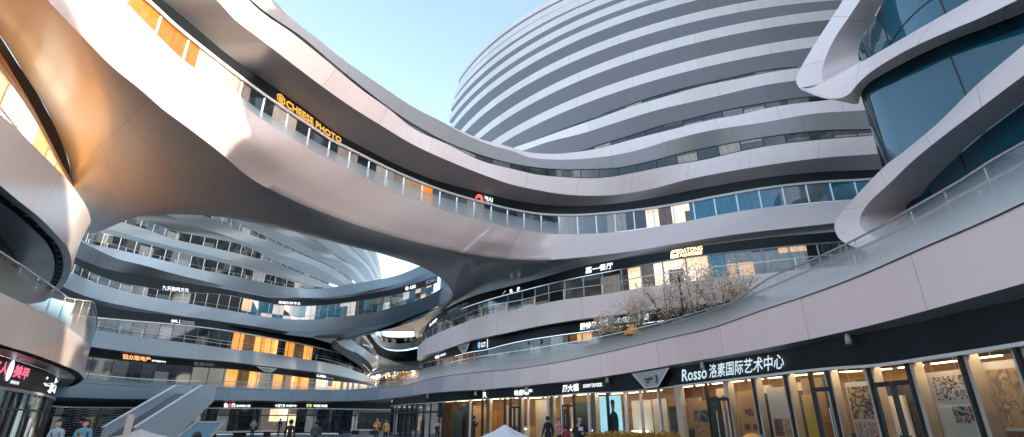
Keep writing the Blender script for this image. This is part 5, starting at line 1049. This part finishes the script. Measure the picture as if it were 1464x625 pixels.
person('seated height figure in black at the lower edge before the cafe', 341, 13, 1.22, .4, BK, BK)
person('man in black seen from behind in the plaza before the bright court shop', 417, 26, 1.62, 0, BK, NV, 'walk')
person('man seen from behind with a pale collar in the plaza', 454, 25, 1.58, 0, (.06, .06, .07), BK, 'hold', bag=((.07, .07, .08), 'back', 'dark backpack on the man with the pale collar'))
person('man in a dark jacket walking past the bright court shop', 401, 60, 1.75, 1.2, BK, BK, 'walk')
person('person in a pale grey coat and black trousers by the cafe', 364, 50, 1.72, W_, (.4, .43, .45), BK, 'hold')
person('slim person in black against the bright court shop window', 417, 72, 1.75, 0, BK, BK)
person('person in dark clothes right beside the bright court shop', 423.5, 74, 1.72, .5, BK, NV)
person('man in an orange jacket with a white print walking in the plaza', 540, 42, 1.76, W_, (.78, .36, .06), BK, 'hold', held=((.8, .8, .8), 'paper_bag', 'white paper bag held by the man in orange'))
person('woman with long hair in an orange yellow coat beside the man in orange', 553, 42, 1.64, W_, (.8, .46, .14), BK, 'walk', longhair=True)
person('woman in a pink top carrying a black bag by the flared column', 626, 45, 1.64, W_, (.62, .4, .4), BK, 'stand', longhair=True, bag=((.02, .02, .025), 'front', 'black bag on the woman in pink'))
person('man in black raising a phone before the lit property shop', 678, 33, 1.84, W_/2 + W_, BK, BK, 'up', held=((.1, .1, .12), 'phone', 'dark phone raised by the man in black'))
person('person in a long black coat walking along the jewellery shop', 783, 27, 1.78, .6, BK, BK, 'walk', coat=True)
person('woman in a pink jacket at the jewellery shop door', 799, 32, 1.68, W_+.5, (.6, .3, .34), BK, 'hold')
person('child in a red jacket beside the jewellery shop door', 808, 29, 1.32, .3, (.5, .05, .09), (.55, .4, .4))
person('man in a black jacket with a hand to his face before the jewellery shop', 829, 19, 1.76, W_, BK, BK, 'face', held=((.6, .66, .7), 'paper_bag', 'pale paper bag held by the man with a hand to his face'))
person('person in black before the dark glazed corner', 585, 55, 1.76, 0, BK, BK)
person('figure in black standing on the first gallery at the end of the court', 540, 66, 1.7, 0, BK, BK, z=5.0)
person('second figure in black on the first gallery, leaning on the railing', 544, 66, 1.66, .6, BK, NV, 'hold', z=5.0)
# ================================================================== GROUND, SKY, SUN, CAMERA
m_pave, nt, N, K = nodes('stone_paving'); o_ = N('ShaderNodeOutputMaterial'); b_ = N('ShaderNodeBsdfPrincipled', i={'Roughness': .45})
tc = N('ShaderNodeTexCoord'); br = N('ShaderNodeTexBrick', i={'Scale': 1.0, 'Color1': (.06, .085, .095, 1), 'Color2': (.085, .11, .125, 1), 'Mortar': (.03, .04, .04, 1), 'Mortar Size': .008, 'Brick Width': .9, 'Row Height': .6})
K(tc.outputs['Object'], br.inputs['Vector']); nz = N('ShaderNodeTexNoise', i={'Scale': .25, 'Detail': 6.0}); K(tc.outputs['Object'], nz.inputs['Vector'])
sc_ = N('ShaderNodeVectorMath', operation='SCALE'); K(br.outputs['Color'], sc_.inputs[0]); K(math_(N, K, 'ADD', nz.outputs['Fac'], .5), sc_.inputs['Scale']); K(sc_.outputs[0], b_.inputs['Base Color'])
K(math_(N, K, 'ADD', math_(N, K, 'MULTIPLY', nz.outputs['Fac'], .4), .2), b_.inputs['Roughness']); K(b_.outputs[0], o_.inputs[0])
mb = MB(); mb.quad([(-400, -300, 0), (400, -300, 0), (400, 600, 0), (-400, 600, 0)]); tag(mb.build('ground', m_pave), kind='structure')
w = bpy.data.worlds.new('World'); SC.world = w; w.use_nodes = True; nt = w.node_tree
bg = nt.nodes['Background']; sky = nt.nodes.new('ShaderNodeTexSky'); sky.sky_type = 'NISHITA'; sky.sun_disc = False
SUN_DIR = Vector((.80, -.60, 0)).normalized(); ELEV = R(15)
sky.sun_elevation = ELEV; sky.sun_rotation = math.atan2(SUN_DIR.x, SUN_DIR.y); sky.air_density = .75; sky.dust_density = 3.0; sky.ozone_density = 1.2
hs = nt.nodes.new('ShaderNodeHueSaturation'); hs.inputs['Saturation'].default_value = .8; hs.inputs['Hue'].default_value = .483; nt.links.new(sky.outputs[0], hs.inputs['Color']); nt.links.new(hs.outputs[0], bg.inputs[0]); bg.inputs[1].default_value = .12
sd = bpy.data.lights.new('sun', 'SUN'); sd.energy = 2.0; sd.angle = R(.5); sd.color = (1, .80, .60)
so = bpy.data.objects.new('sun', sd); COL.objects.link(so)
dv = Vector((SUN_DIR.x * math.cos(ELEV), SUN_DIR.y * math.cos(ELEV), math.sin(ELEV))); so.rotation_euler = dv.to_track_quat('Z', 'Y').to_euler()
cd = bpy.data.cameras.new('camera'); cam = bpy.data.objects.new('camera', cd); COL.objects.link(cam); cam.location = (0, 0, EYE); cam.rotation_euler = (R(90) + TILT, 0, 0)
cd.sensor_fit = 'HORIZONTAL'; cd.sensor_width = 36; cd.lens = 36 * F / 1464; cd.clip_end = 2000; cd.clip_start = .1
SC.camera = cam
vs = SC.view_settings; vs.view_transform = 'Standard'; vs.look = 'None'; vs.exposure = 2.55; vs.gamma = 1
SC.cycles.max_bounces = 8; SC.cycles.transparent_max_bounces = 16; SC.cycles.caustics_reflective = False
try: SC.cycles.use_denoising = True
except Exception: pass
